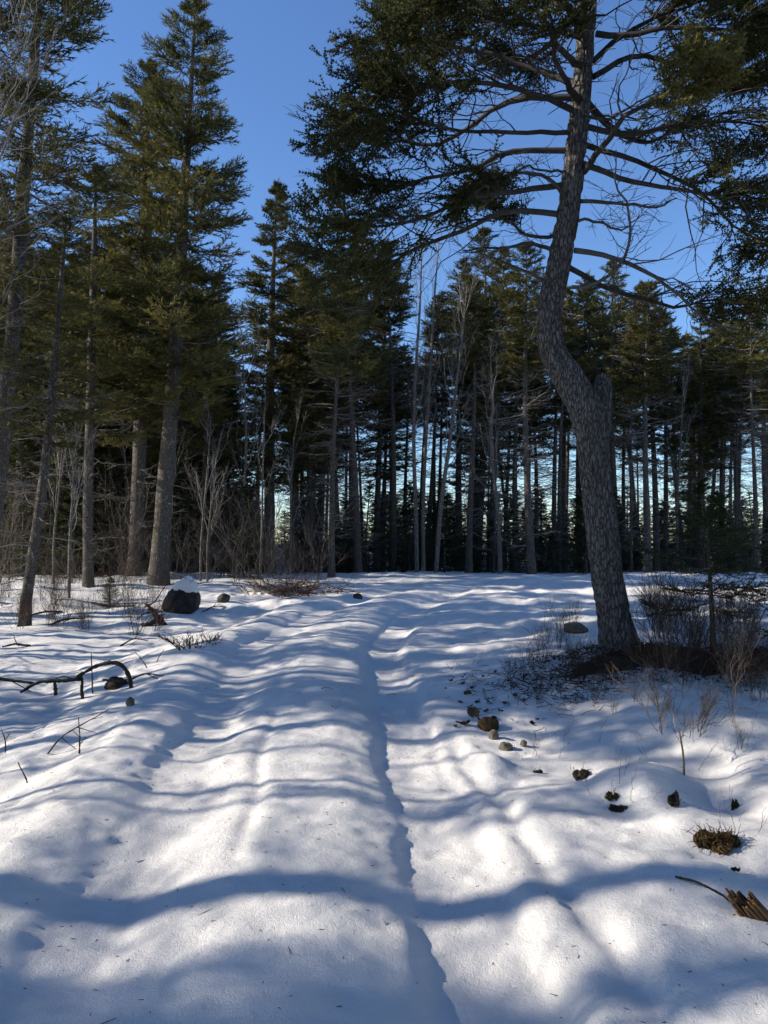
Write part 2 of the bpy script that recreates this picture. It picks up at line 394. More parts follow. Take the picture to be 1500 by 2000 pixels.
def dress(gw, gn, B, L, rad, rng, m, k, tw, tm, fol0=.2, blen=.42, width=.16, dead=False, btint=None, wmat=0, nmat=0):
    """wood and needles of a set of boughs B"""
    nb, n, _ = B.shape
    s = np.linspace(0, 1, n)
    gw.add(*tubes(B, rad[:, None] * (1 - .82 * s)[None] + .0015, 4), wmat, np.repeat(rng.random(nb), n * 4))
    Lr = np.repeat(L, m).reshape(nb, m)
    Q, ql, qt = kids(B, m, .12 if not dead else .15, 1.0, lambda t: Lr * blen * (1.05 - .8 * t) * (.35 + .65 * np.minimum(1, t / .4)) + .05, .95, -.05, rng, 4, .28, .10, .08 if not dead else .0)
    gw.add(*tubes(Q, (rad.repeat(m) * .28)[:, None] * np.array([1, .8, .6, .35])[None] + .001, 3), wmat, np.repeat(rng.random(len(Q)), 12))
    if dead:
        sel = rng.random(len(Q)) < .42
        Q2, l2, _ = kids(Q[sel], 3, .25, .95, lambda t: ql[sel][:, None] * .45, .8, 0, rng, 3, .5, .12)
        gw.add(*tubes(Q2, np.full((len(Q2), 3), 1) * np.array([.0036, .0028, .002])[None], 3), wmat, np.repeat(rng.random(len(Q2)), 9))
        return
    if btint is None: btint = rng.normal(.42, .14, nb)
    bt = np.repeat(btint, m)
    keep = qt > fol0
    Q = Q[keep]; ql = ql[keep]; bt = bt[keep]
    t = (np.arange(k)[None] + .6 * rng.random((len(Q), k)) + .2) / k
    pos, T = lerp_poly(Q, np.clip(t, .0, 1))
    zed = np.array([0, 0, 1.]); S = unit(np.cross(T, np.broadcast_to(zed, T.shape)) + 1e-6)
    side = np.where((np.arange(k) % 2) == 0, 1., -1.)[None, :, None]
    D = T * .75 + S * side * .65 + rng.normal(0, .25, T.shape); D[..., 2] += .10
    D[:, -1] = T[:, -1] + rng.normal(0, .12, T[:, -1].shape)
    Lt = tw * (.65 + .7 * rng.random((len(Q), k))) * np.clip(ql[:, None] / .35, .55, 1.15)
    tint = np.clip(np.repeat(bt, k) + rng.normal(0, .16, Lt.size), 0, 1)
    put_twigs(gn, pos.reshape(-1, 3), D.reshape(-1, 3), Lt.ravel(), Lt.ravel() * width, tint, tm, rng, nmat)

def spruce(root, P, R, seed, cb, rmax, nb, m, k, tw, tm=TM_MID, dead=26, dead_from=.1, power=.8, deadlen=1.0, kside=9, density_top=1.0, gap=.12, mats=None, gaps=0):
    """parts of one spruce along trunk polyline P (local to root): trunk, crown, deadwood"""
    rng = np.random.default_rng(seed)
    P = np.asarray(P, float); R = np.asarray(R, float)
    bark, twig, needle, deadm = mats or (M_BARK, M_TWIG, M_NEEDLE, M_DEAD)
    g = Geo(); trunk_geo(g, P, R, kside, seed * 1.7); g.build('trunk', [bark], root)
    z0 = P[0, 2]; H = P[-1, 2] - z0
    q = np.sort((np.arange(nb) + rng.random(nb)) / nb) ** .92
    zs = z0 + H * (cb + (.992 - cb) * q)
    tier = rng.normal(0, .06, 40)[(q * 18).astype(int)]
    L = rmax * np.clip((1 - q) ** power, .045, 1) * np.clip(.50 + .6 * rng.random(nb) + tier, .3, 1.25) * (1 - .45 * np.exp(-(q / .10)))
    az = np.arange(nb) * 2.39996 + rng.normal(0, .45, nb)
    if gaps:
        keep = vnoise(zs * 1.1 + seed, np.cos(az) * 1.4, np.sin(az) * 1.4) > -.75 + gaps
        keep |= q > .8
        zs, L, az, q = zs[keep], L[keep], az[keep], q[keep]
    elev = np.interp(q, [0, .35, .75, 1], [-.38, -.12, .22, .9]) + rng.normal(0, .13, len(q))
    upt = np.interp(q, [0, .6, 1], [.28, .18, .1])
    B = boughs_on(P, zs, az, L, elev, upt, rng)
    gw = Geo()
    dress(gw, gw, B, L, np.clip(L * .011, .004, .03), rng, m, k, tw, tm, .12, blen=.46, width=.18, nmat=1)
    # leader shoots
    top = np.repeat(P[-1:][:, :], 10, 0) - np.array([0, 0, 1.])[None] * (rng.random(10) * .5)[:, None]
    dd = rng.normal(0, .35, (10, 3)); dd[:, 2] = 1
    put_twigs(gw, top, dd, np.full(10, tw * 1.4), np.full(10, tw * .2), rng.random(10) * .4 + .4, tm, rng, 1)
    gw.build('crown', [twig, needle], root)
    if dead:
        zd = z0 + H * (dead_from + (cb + .25 - dead_from) * rng.random(dead))
        Ld = deadlen * (.35 + .8 * rng.random(dead)) * np.interp(zd, [z0, z0 + H * cb], [.6, 1.1])
        Bd = boughs_on(P, zd, rng.random(dead) * 6.28, Ld, rng.normal(-.12, .28, dead), rng.normal(.1, .12, dead), rng)
        gd = Geo(); dress(gd, gd, Bd, Ld, np.clip(Ld * .012, .006, .02), rng, 8, 1, tw, tm, dead=True)
        d = gd.build('deadwood', [deadm], root); d['kind'] = 'stuff'

def straight_trunk(H, r0, seed, wob=.12, n=22, lean=(0, 0)):
    rng = np.random.default_rng(seed); z = np.linspace(0, H, n); t = z / H
    ph = rng.random(4) * 6.28
    x = wob * (np.sin(t * 4 + ph[0]) - math.sin(ph[0])) * t ** .5 + lean[0] * t; y = wob * (np.sin(t * 3.4 + ph[1]) - math.sin(ph[1])) * t ** .5 + lean[1] * t
    r = r0 * ((1 - t) ** .8 * .97 + .03) * (1 + .35 * np.exp(-z / .25)) + .004
    P = np.stack([x, y, z - .25 * (z == 0)], 1); return P, r

def traced_trunk(base_depth, pts, n=40):
    """pts: (u, v, width_px[, depth offset]) from foot to top -> world polyline and radii"""
    A = []
    for q in pts:
        d = base_depth + (q[3] if len(q) > 3 else 0)
        A.append([*at(q[0], q[1], d), q[2] / FPX * d * .5])
    A = resample(np.array(A), n); return A[:, :3], np.maximum(A[:, 3], .006)

def traced_spruce(name, label, depth, pts, group, **kw):
    P, R = traced_trunk(depth, pts)
    base = P[0].copy(); base[2] = float(hz(base[0], base[1]))
    root = thing(name, base, label, 'tree', group)
    Q = P - base
    Q[0, 2] = min(Q[0, 2], -.25)
    R = R * (1 + .35 * np.exp(-np.maximum(Q[:, 2], 0) / .25))
    spruce(root, Q, R, **kw)
    return root

EDGE = 'spruces along the edge of the clearing'
traced_spruce('spruce_tree', 'tallest pointed spruce with thick pale grey trunk behind the snow capped boulder', 18.5,
    [(308, 1150, 36), (318, 1000, 33), (333, 820, 30), (345, 640, 26), (356, 450, 21), (366, 280, 15), (376, 120, 8), (382, 6, 2)], EDGE,
    seed=11, cb=.30, rmax=2.35, nb=100, m=23, k=12, tw=.185, dead=40, power=.50, gaps=.06)
traced_spruce('spruce_tree', 'dark trunked spruce close beside the tallest pointed spruce', 20.5,
    [(262, 1150, 30), (270, 950, 27), (277, 750, 25), (282, 560, 22), (285, 400, 17), (288, 250, 10), (291, 128, 2)], EDGE,
    seed=12, cb=.30, rmax=2.5, nb=95, m=20, k=11, tw=.195, dead=34, power=.52, gaps=.05)
traced_spruce('spruce_tree', 'leaning spruce with mottled trunk nearest the left woods, top out of sight', 14.0,
    [(-38, 1190, 36), (-14, 1020, 34), (8, 820, 31), (30, 600, 28), (44, 400, 25), (60, 200, 20), (76, 0, 15), (92, -200, 9), (104, -380, 2)], EDGE,
    seed=13, cb=.38, rmax=2.1, nb=95, m=21, k=11, tw=.165, dead=50, power=.45, gaps=.05)
traced_spruce('spruce_tree', 'thin dark leaning spruce rooted beside the low brush on the left snow', 12.8,
    [(48, 1195, 22), (68, 1060, 19), (85, 930, 17), (100, 790, 15), (112, 640, 12), (122, 520, 8), (130, 420, 2)], EDGE,
    seed=14, cb=.45, rmax=1.2, nb=60, m=12, k=8, tw=.17, dead=40, power=.5, gaps=.2)
traced_spruce('spruce_tree', 'lichen blotched spruce between the thin leaning trunk and the dark trunk', 18.0,
    [(172, 1155, 20), (172, 1000, 19), (176, 820, 18), (180, 650, 15), (184, 480, 10), (188, 330, 2)], EDGE,
    seed=15, cb=.36, rmax=2.0, nb=76, m=19, k=11, tw=.18, dead=36, power=.55, gaps=.12)
traced_spruce('spruce_tree', 'pointed spruce with twin looking trunk standing behind the brush pile', 24.0,
    [(525, 1145, 23), (526, 950, 21), (527, 780, 18), (530, 640, 14), (535, 500, 8), (541, 358, 2)], EDGE,
    seed=16, cb=.26, rmax=2.6, nb=92, m=20, k=11, tw=.215, dead=40, power=.68, gaps=.1)

# prototypes for the rest of the woods; each copy is a tree of its own
WOODS = 'spruces of the woods behind the clearing'
WLAB = 'slim spruce of the woods behind the clearing with bare lower trunk'
protos = []
for q, (H, r0, cb, rm, nb, m, k, dd, pw) in enumerate([
        (13, .16, .44, 2.0, 85, 12, 9, 70, .55), (12, .13, .50, 1.8, 72, 12, 9, 80, .5),
        (14, .17, .40, 2.3, 95, 12, 9, 64, .6), (11, .12, .55, 1.75, 60, 12, 9, 84, .5), (13, .14, .30, 2.3, 100, 12, 9, 50, .65),
        (12, .15, .12, 2.3, 110, 13, 9, 40, .6), (10, .12, .16, 2.0, 90, 13, 9, 40, .6),
        (12, .14, .68, 1.7, 46, 14, 10, 110, .55), (13, .13, .74, 1.5, 40, 14, 10, 120, .5), (12, .15, .60, 1.8, 54, 14, 10, 100, .55)]):
    r = thing('spruce_tree', (0, 0, 0), WLAB, 'tree', WOODS)
    P, R = straight_trunk(H, r0, 100 + q, .16)
    spruce(r, P, R, 200 + q, cb, rm, nb, m, k, .25, dead=dd, power=pw, deadlen=1.5, gaps=.15)
    protos.append([r, H, False])
def place_proto(pr, x, y, H, rz, label=None, group=None, tilt=(0, 0), wide=1.0):
    r, H0, used = pr; s = H / H0
    loc = (x, y, float(hz(x, y)) - .03)
    label = label or WLAB; group = group or WOODS
    if used: return dup(r, loc, rz, (s * wide, s * wide, s), label, group, tilt)
    pr[2] = True
    r.location = [float(c) for c in loc]; r.rotation_euler = (*tilt, rz); r.scale = (s * wide, s * wide, s)
    if label: r['label'] = label
    if group: r['group'] = group
    return r
rnd = random.Random(5)
def wood_tree(u, depth, vtop, k=None, label=None, group=None, utop=None, wide=1.0):
    x = (u - 750) / FPX * depth
    H = float(at(u, vtop, depth)[2] - hz(x, depth))
    ty = 0 if utop is None else math.atan2((utop - u) / FPX * depth, H)
    return place_proto(protos[k], x, depth, H, rnd.random() * 6.28, label, group, (rnd.gauss(0, .012), ty + rnd.gauss(0, .008)), wide)
WHO = {648: 'stout spruce at the snow edge between the brush pile and the bare pale trees', 1038: 'thick pale trunked spruce just beyond the kinked trunk of the big spruce',
       1264: 'pale trunked spruce between the big kinked trunk and the young fir', 932: 'dense pointed spruce rising beside the gap of bare pale trees',
       700: 'spruce with pale lower trunk, next to the stout one past the brush pile', 768: 'tall slim spruce next to the straight pale bare tree'}
BUSHY = 'bushy spruce of the woods with boughs almost down to the ground'
for q in [(575, 28, 520, 9), (648, 21, 560, 7), (662, 30, 500, 0), (700, 23, 505, 9), (768, 26, 470, 8), (915, 24, 540, 7), (932, 29, 440, 0),
          (926, 34, 600, 4), (1008, 27, 570, 7), (1038, 22.5, 470, 9), (1084, 28, 600, 3), (1100, 31, 560, 7), (1218, 31, 640, 8), (1244, 33, 590, 7),
          (1264, 24, 545, 9), (1298, 30, 610, 1), (1326, 33, 640, 7), (1345, 38, 650, 4), (1380, 33, 650, 8), (1410, 30, 640, 0), (1440, 28, 640, 9),
          (1476, 24, 600, 8), (1500, 33, 560, 9), (1560, 26, 520, 2), (1130, 35, 560, 9), (1180, 30, 540, 0), (985, 36, 640, 8), (850, 37, 690, 8), (742, 35, 640, 1),
          (690, 26, 440, 0), (736, 28, 480, 4), (958, 28, 490, 4), (896, 31, 510, 0), (1282, 29, 550, 2), (1205, 28, 520, 0), (1362, 29, 600, 2), (612, 27, 480, 2)]:
    wood_tree(q[0], q[1], q[2], q[3], WHO.get(q[0]), utop=q[0] + rnd.uniform(-16, 26))
for q in range(36):                                             # the dense left woods
    u = rnd.uniform(-140, 640); d = rnd.uniform(21, 40)
    wood_tree(u, d, rnd.uniform(380, 640) if u < 300 else rnd.uniform(520, 700), rnd.randrange(5), wide=1.1)
for q in range(34):
    u = rnd.uniform(-120, 470); d = rnd.uniform(21.5, 42)
    wood_tree(u, d, rnd.uniform(480, 800) if u < 420 else rnd.uniform(620, 860), rnd.choice([5, 6]), BUSHY, wide=1.1)
for q in range(26):                                             # slim poles
    u = rnd.uniform(600, 1540); d = rnd.uniform(23.5, 36)
    wood_tree(u, d, rnd.uniform(560, 720), rnd.choice([7, 8, 8, 3]), 'very slim pole like spruce standing among the woods behind the clearing', utop=u + rnd.uniform(-45, 45), wide=rnd.uniform(.5, .95))
for q in range(30):                                             # thinner woods, right
    u = rnd.uniform(640, 2000); d = rnd.uniform(30, 46)
    wood_tree(u, d, rnd.uniform(600, 740), rnd.choice([7, 9, 8, 8, 3]))
# spruces beside the track, left of the camera (their shadows cross the snow)
SIDE = 'roadside spruces left of the snowy track'
SLAB = 'roadside spruce standing in the woods left of the snowy track'
for (x, y, H, k, w) in [(-10.5, 2.86, 12.5, 8, .95), (-12, 3.04, 13, 8, .7), (-8.2, 7.1, 5.6, 4, .75), (-8.6, 8.6, 6.0, 4, .7), (-7.4, 6.4, 5.0, 9, .8), (-8.8, 6.5, 11, 3, .8), (-9.6, 7.6, 11, 1, .8), (-8.2, 8.7, 11, 3, .8), (-10, 10.2, 10, 1, .8),
                        (-9.6, 11.8, 10, 3, .8), (-11.8, 13.2, 9, 0, .8), (-11.0, 15, 9, 3, .8), (-13.5, 17, 9, 1, .8), (-10, .6, 12, 1, 1), (-9, -2.6, 12, 3, 1), (-16.5, 2.0, 9.5, 8, .55)]:
    place_proto(protos[k], x, y, H, rnd.random() * 6.28, SLAB, SIDE, (rnd.gauss(0, .02), rnd.gauss(0, .02)), w)
for y0 in (4.55, 4.75, 5.3, 5.95, 6.05, 6.4, 6.95, 7.05, 7.3, 7.8, 8.2, 8.75, 8.85, 9.5, 10.1, 10.25, 11.0, 11.7, 12.3, 13, 14):
    x = -rnd.uniform(7.2, 10.5) - max(0, y0 - 11) * .6
    place_proto(protos[rnd.choice([1, 3])], x, y0 + .035 * x, rnd.uniform(9.5, 12), rnd.random() * 6.28, 'slender pole like spruce in the woods left of the snowy track', SIDE, (rnd.gauss(0, .03), rnd.gauss(0, .03)), rnd.uniform(.22, .36) if y0 < 5.5 else rnd.uniform(.28, .55))
# the woods go on right of and behind the track
for q in range(44):
    a = math.radians(rnd.uniform(-110, 62) if q < 22 else rnd.uniform(-178, -75)); rr_ = rnd.uniform(10, 19)
    x, y = rr_ * math.cos(a), rr_ * math.sin(a)
    if x < .62 * y + 2.2 and y > 0: x = .62 * y + 2.2 + rnd.random() * 3
    place_proto(protos[rnd.choice([0, 2, 4, 5, 6])], x, y, rnd.uniform(9, 13), rnd.random() * 6.28, 'spruce of the woods that close the clearing opposite the sun', 'spruces opposite the sun', wide=1.15)
# ------------------------------------------------------------------ young spruces and the far thicket
yprotos = []
for q, (H, r0, rm, nb) in enumerate([(3.2, .035, .85, 52), (2.4, .03, .75, 44), (4.6, .05, 1.05, 60)]):
    r = thing('young_spruce', (0, 0, 0), 'x', 'tree')
    P, R = straight_trunk(H, r0, 300 + q, .05, 12)
    spruce(r, P, R, 310 + q, .06, rm, nb, 9, 7, .17, dead=0, power=.8, kside=6, mats=(M_BARK, M_TWIG, M_FIR, M_DEAD))
    yprotos.append([r, H, False])
YG = 'young spruces among the trunks'; YL = 'dark young spruce growing under the tall trees at the clearing edge'
for q in range(125):
    u = rnd.uniform(-250, 1750) if q < 70 else rnd.uniform(600, 1650); d = rnd.uniform(24.5, 38) if u > 620 else rnd.uniform(20.5, 34)
    x = (u - 750) / FPX * d
    place_proto(yprotos[rnd.randrange(3)], x, d, rnd.choice([1.4, 1.8, 2.2, 2.6, 3.0]) * (1.35 if u < 500 else 1), rnd.random() * 6.28, YL, YG, wide=1.15)
TG = 'thicket of young spruces beyond the woods'; TL = 'small spruce in the low thicket beyond the woods'
for q in range(180):
    d = rnd.uniform(34, 62); x = rnd.uniform(-1.05, 1.05) * d * .62
    place_proto(yprotos[rnd.randrange(3)], x, d, rnd.uniform(2.7, 4.5) * (.6 + d / 110), rnd.random() * 6.28, TL, TG, wide=1.5)

# ------------------------------------------------------------------ bare deciduous trees and shrubs
def bare_tree(name, label, P, R, seed, mats, levels, group=None, cat='tree', kside=7, twigpart='crown'):
    """P world polyline of the stem; levels: (count, t0, t1, length, angle, up, curl, radius, n)"""
    rng = np.random.default_rng(seed)
    base = P[0].copy(); base[2] = float(hz(base[0], base[1]))
    root = thing(name, base, label, cat, group); Q = P - base
    g = Geo(); trunk_geo(g, Q, R, kside, seed); g.build('trunk', [mats[0]], root)
    g = Geo(); par = Q[None]
    for (c, t0, t1, ln, ang, up, curl, rad, n) in levels:
        par, ll, tt = kids(par, c, t0, t1, lambda t: ln * (1.1 - .6 * t), ang, up, rng, n, None, .22, curl, .25)
        s = np.linspace(1, .35, n)[None]
        g.add(*tubes(par, rad * s * np.clip(ll / ln, .4, 1.3)[:, None], 4 if rad > .006 else 3), 0, np.repeat(rng.random(len(par)), n * (4 if rad > .006 else 3)))
    g.build(twigpart, [mats[1]], root)
    return root
def birch(pts, depth, label, seed, c1=22, group='pale stemmed bare trees in the gap'):
    P, R = traced_trunk(depth, pts, 26); P[0, 2] -= .25; R = R * .72
    return bare_tree('bare_tree', label, P, R, seed, (M_BIRCH, M_GREY),
        [(c1, .35, .98, 1.3, .55, .35, .25, .011, 6), (5, .25, 1, .5, .6, .15, .1, .005, 4), (4, .2, 1, .25, .6, .1, 0, .0028, 3)], group)
birch([(815, 1150, 13), (812, 1000, 12), (808, 850, 10), (812, 720, 8), (820, 600, 6), (824, 480, 2)], 23.5, 'pale bare tree with straight stem, left of two in the bright gap', 41)
birch([(828, 1150, 12), (826, 1000, 11), (832, 850, 10), (842, 700, 8), (850, 560, 5), (858, 470, 2)], 24, 'pale bare tree with slightly curved stem, beside its straight twin in the gap', 42)
birch([(850, 1145, 13), (862, 980, 12), (880, 850, 10), (893, 740, 7), (905, 640, 4), (912, 560, 2)], 23, 'pale bare tree leaning strongly to the right, moss on its stem', 43)
birch([(978, 1145, 13), (972, 1000, 11), (960, 880, 9), (962, 780, 6), (958, 690, 2)], 23, 'crooked pale bare tree bending over beside a thick pale spruce trunk', 44)
birch([(575, 1150, 9), (573, 950, 8), (578, 750, 7), (592, 560, 5), (612, 400, 2)], 27, 'wispy bare tree rising beside the pointed spruce behind the brush pile', 45, 30)
birch([(135, 1150, 9), (137, 1050, 8), (142, 960, 5), (144, 880, 2)], 15.5, 'short pale sapling stem next to the lichen blotched spruce', 46, 12)
birch([(462, 1150, 9), (470, 1030, 8), (480, 900, 7), (478, 760, 4), (470, 640, 2)], 22, 'slender grey bare tree left of the pointed spruce', 47, 20)
birch([(1325, 1150, 8), (1322, 1000, 7), (1330, 850, 5), (1336, 720, 2)], 27, 'slender bare tree among the spruces right of the big leaning trunk', 48, 20)
for q in range(9):
    u = rnd.uniform(60, 640); d = rnd.uniform(18.6, 22); vt = rnd.uniform(760, 960); ln = rnd.uniform(-30, 40)
    birch([(u, 1152, 7), (u + ln * .3 + rnd.uniform(-6, 6), 1060, 6), (u + ln * .6, .5 * (1060 + vt), 5), (u + ln, vt, 2)], d, 'thin pale leafless sapling before the dark left woods', 460 + q, 7, 'pale saplings before the left woods')
# grey bare tree in front of the left spruces
P, R = traced_trunk(11.5, [(-190, 1240, 26), (-170, 1000, 24), (-150, 760, 21), (-120, 520, 17), (-90, 300, 12), (-70, 100, 8), (-50, -120, 3)], 26)
bare_tree('bare_tree', 'grey leafless tree whose tangled branches reach across the left spruces', P, R, 51, (M_GREY, M_GREY),
          [(34, .30, .98, 3.0, 1.0, .22, .12, .018, 9), (7, .2, 1, .95, .7, .1, .1, .008, 6), (5, .2, 1, .45, .7, .05, 0, .004, 4)])

P, R = straight_trunk(9.5, .09, 52, .3, 24); P = P + np.array([-6.0, 2.1, float(hz(-6.0, 2.1))])
bare_tree('bare_tree', 'leafless tree beside the track whose limbs shade the near snow', P, R, 53, (M_GREY, M_GREY),
          [(22, .22, .98, 2.2, .8, .25, .15, .022, 8), (6, .25, 1, .85, .7, .1, .1, .010, 5), (5, .2, 1, .4, .7, .05, 0, .005, 4)])
P, R = straight_trunk(9, .08, 54, .3, 24); P = P + np.array([-8.2, 1.75, float(hz(-8.2, 1.75))])
bare_tree('bare_tree', 'leafless grey tree standing behind the one that shades the near snow', P, R, 55, (M_GREY, M_GREY),
          [(20, .25, .98, 2.0, .8, .25, .15, .022, 8), (6, .25, 1, .85, .7, .1, .1, .012, 5), (5, .2, 1, .4, .7, .05, 0, .006, 4)])
# ------------------------------------------------------------------ the big spruce
BD = float(BIG[1])
ft = ground(1213, 1292)
tr = [(1216, 1312, 104), (1213, 1285, 92), (1203, 1225, 80), (1193, 1160, 75), (1180, 1080, 72), (1171, 1000, 70), (1162, 920, 70), (1154, 850, 73), (1140, 796, 78),
      (1112, 745, 72), (1082, 695, 60), (1072, 640, 58), (1075, 590, 60), (1088, 535, 58), (1101, 470, 53), (1112, 400, 50), (1122, 310, 46), (1132, 210, 42), (1141, 110, 38),
      (1149, 0, 33), (1155, -150, 28), (1160, -350, 22), (1165, -600, 14), (1168, -850, 6), (1169, -1000, 2)]
P, R = traced_trunk(BD, tr, 420); R = R * .84
base = P[0].copy(); base[2] = float(hz(base[0], base[1]))
big = thing('spruce_tree', base, 'big spruce with thick kinked trunk and long bare limbs on a brushy mound', 'tree')
Q = P - base; Q[0, 2] -= .15
def barky(P, R, k, seed, amp=.022):
    V, F = tubes(P, R, k); n = len(P)
    C = np.repeat(P, k, 0); a = np.tile(np.arange(k) / k * 2 * np.pi, n); rr = np.repeat(R, k)
    d = np.concatenate([[0], np.cumsum(np.linalg.norm(np.diff(P, axis=0), axis=1))]); h = np.repeat(d, k)
    cx, cy = np.cos(a) * rr, np.sin(a) * rr
    w = .35 * vnoise(cx * 9, cy * 9, h * 4)
    r1 = np.abs(vnoise(cx * 17 + w, cy * 17 + seed, h * 4.5 + w)); r2 = np.abs(vnoise(cx * 46 + 3, cy * 46 - w, h * 14))
    big_ = fbm(cx * 3.5 + seed, cy * 3.5, h * 1.1, 2)
    dsp = amp * (np.minimum(r1 * 3, 1) - .6) + amp * .5 * (np.minimum(r2 * 3, 1) - .6) + .05 * rr / .2 * big_
    # root flare, lobed
    fl = np.exp(-np.maximum(h - .15, 0) / .22); dsp = dsp + fl * (.05 + .05 * np.cos(a * 5 + 1) + .03 * np.cos(a * 3)) * (rr / .25)
    U = (V - C) / np.maximum(rr, 1e-6)[:, None]
    return C + U * np.maximum(rr + dsp * np.minimum(1, rr / .08), .002)[:, None], F
g = Geo(); V, F = barky(Q, R, 72, 3.3); g.add(V, F, 0, .5); tk = g.build('trunk', [M_BARK_BIG], big)
# broken second leader at the kink
P2, R2 = traced_trunk(BD + .10, [(1160, 900, 36), (1170, 830, 38), (1174, 785, 35), (1177, 752, 30), (1178, 732, 20)], 60)
g = Geo(); V, F = barky(P2 - base, R2, 40, 9.1); g.add(V, F, 0, .5); g.build('broken_leader', [M_BARK_BIG], big)

ZT = P[:, 2]
def limb(poly, r0, foliage=True, fol0=.45, m=16, k=8, dz=0., seed=0, tint=.38, tw=.15, blen=.34, deadm=None, label=None, tm=None):
    """one limb of the big spruce; poly in world coordinates"""
    rng = np.random.default_rng(seed)
    B = resample(np.asarray(poly, float), 14)
    w = np.cumsum(rng.normal(0, .012, B.shape), 0); w -= w[:1]; B = B + w
    L = float(np.linalg.norm(np.diff(B, axis=0), axis=1).sum())
    gw = Geo(); gn = Geo(); B = B[None] - base
    s = np.linspace(0, 1, 14)
    V, F = tubes(B, (r0 * (1 - .85 * s) + .003)[None], 7); gw.add(V, F, 0, rng.random() * .4 + .2)
    bl = lambda t: L * blen * (1.1 - .75 * t) * (.4 + .6 * np.minimum(1, t / .35)) + .06
    Q1, l1, t1 = kids(B, m * 2 if foliage else m, .10, 1.0, bl, .9, -.02, rng, 6, .45, .30, .06)
    kp = (t1 > fol0 - .08) | (rng.random(len(t1)) < .4) if foliage else np.ones(len(t1), bool)
    Q1, l1, t1 = Q1[kp], l1[kp], t1[kp]
    gw.add(*tubes(Q1, (r0 * .22 * np.array([1, .85, .7, .55, .4, .25]))[None] * np.clip(l1 / .5, .4, 1.3)[:, None] + .0015, 4), 0, np.repeat(rng.random(len(Q1)), 24))
    q2n = 5
    Q2, l2, _ = kids(Q1, q2n, .15, .98, lambda t: np.clip(l1, .1, .9)[:, None] * .5 * (1.1 - .6 * t) + .03, .75, -.05, rng, 4, .6, .25, .02)
    live = (np.repeat(t1, q2n) > fol0) & foliage
    showdead = live | (rng.random(len(Q2)) < .65)
    Q2s = Q2[showdead]
    gw.add(*tubes(Q2s, np.array([.0038, .003, .0024, .0015])[None].repeat(len(Q2s), 0), 3), 0, np.repeat(rng.random(len(Q2s)), 12))
    o = gw.build('limb', [M_TWIG if foliage else M_LIMB], big)
    if label: o['label'] = label
    if foliage:
        for QQ, kk in ((Q2[live], k), (Q1[t1 > fol0], k)):
            if not len(QQ): continue
            mid = QQ[:, 2]; cl = vnoise(mid[:, 0] * 2.1 + 7, mid[:, 1] * 2.1, mid[:, 2] * 2.6 + 3); QQ = QQ[cl > -.42]
            if not len(QQ): continue
            tt = (np.arange(kk)[None] + .2 + .6 * rng.random((len(QQ), kk))) / kk
            pos, T = lerp_poly(QQ, tt)
            S = unit(np.cross(T, np.broadcast_to(np.array([0, 0, 1.]), T.shape)) + 1e-6)
            side = np.where(np.arange(kk) % 2 == 0, 1., -1.)[None, :, None]
            D = T * .8 + S * side * .6 + rng.normal(0, .28, T.shape); D[:, -1] = T[:, -1]
            Lt = tw * (.5 + .6 * rng.random(tt.shape))
            ti = np.clip(tint + rng.normal(0, .17, tt.size), 0, 1)
            put_twigs(gn, pos.reshape(-1, 3), D.reshape(-1, 3), Lt.ravel(), Lt.ravel() * .17, ti, tm or TM_NEAR, rng, 0)
        gn.build('foliage', [M_NEEDLE_B], o)
    return o
def zoomed(pts, d0, d1):
    """limb traced in the photo; depth runs from d0 to d1 (metres towards +y)"""
    n = len(pts); return [at(600 + .6 * a, .6 * b, BD + d0 + (d1 - d0) * (i / (n - 1))) for i, (a, b) in enumerate(pts)]
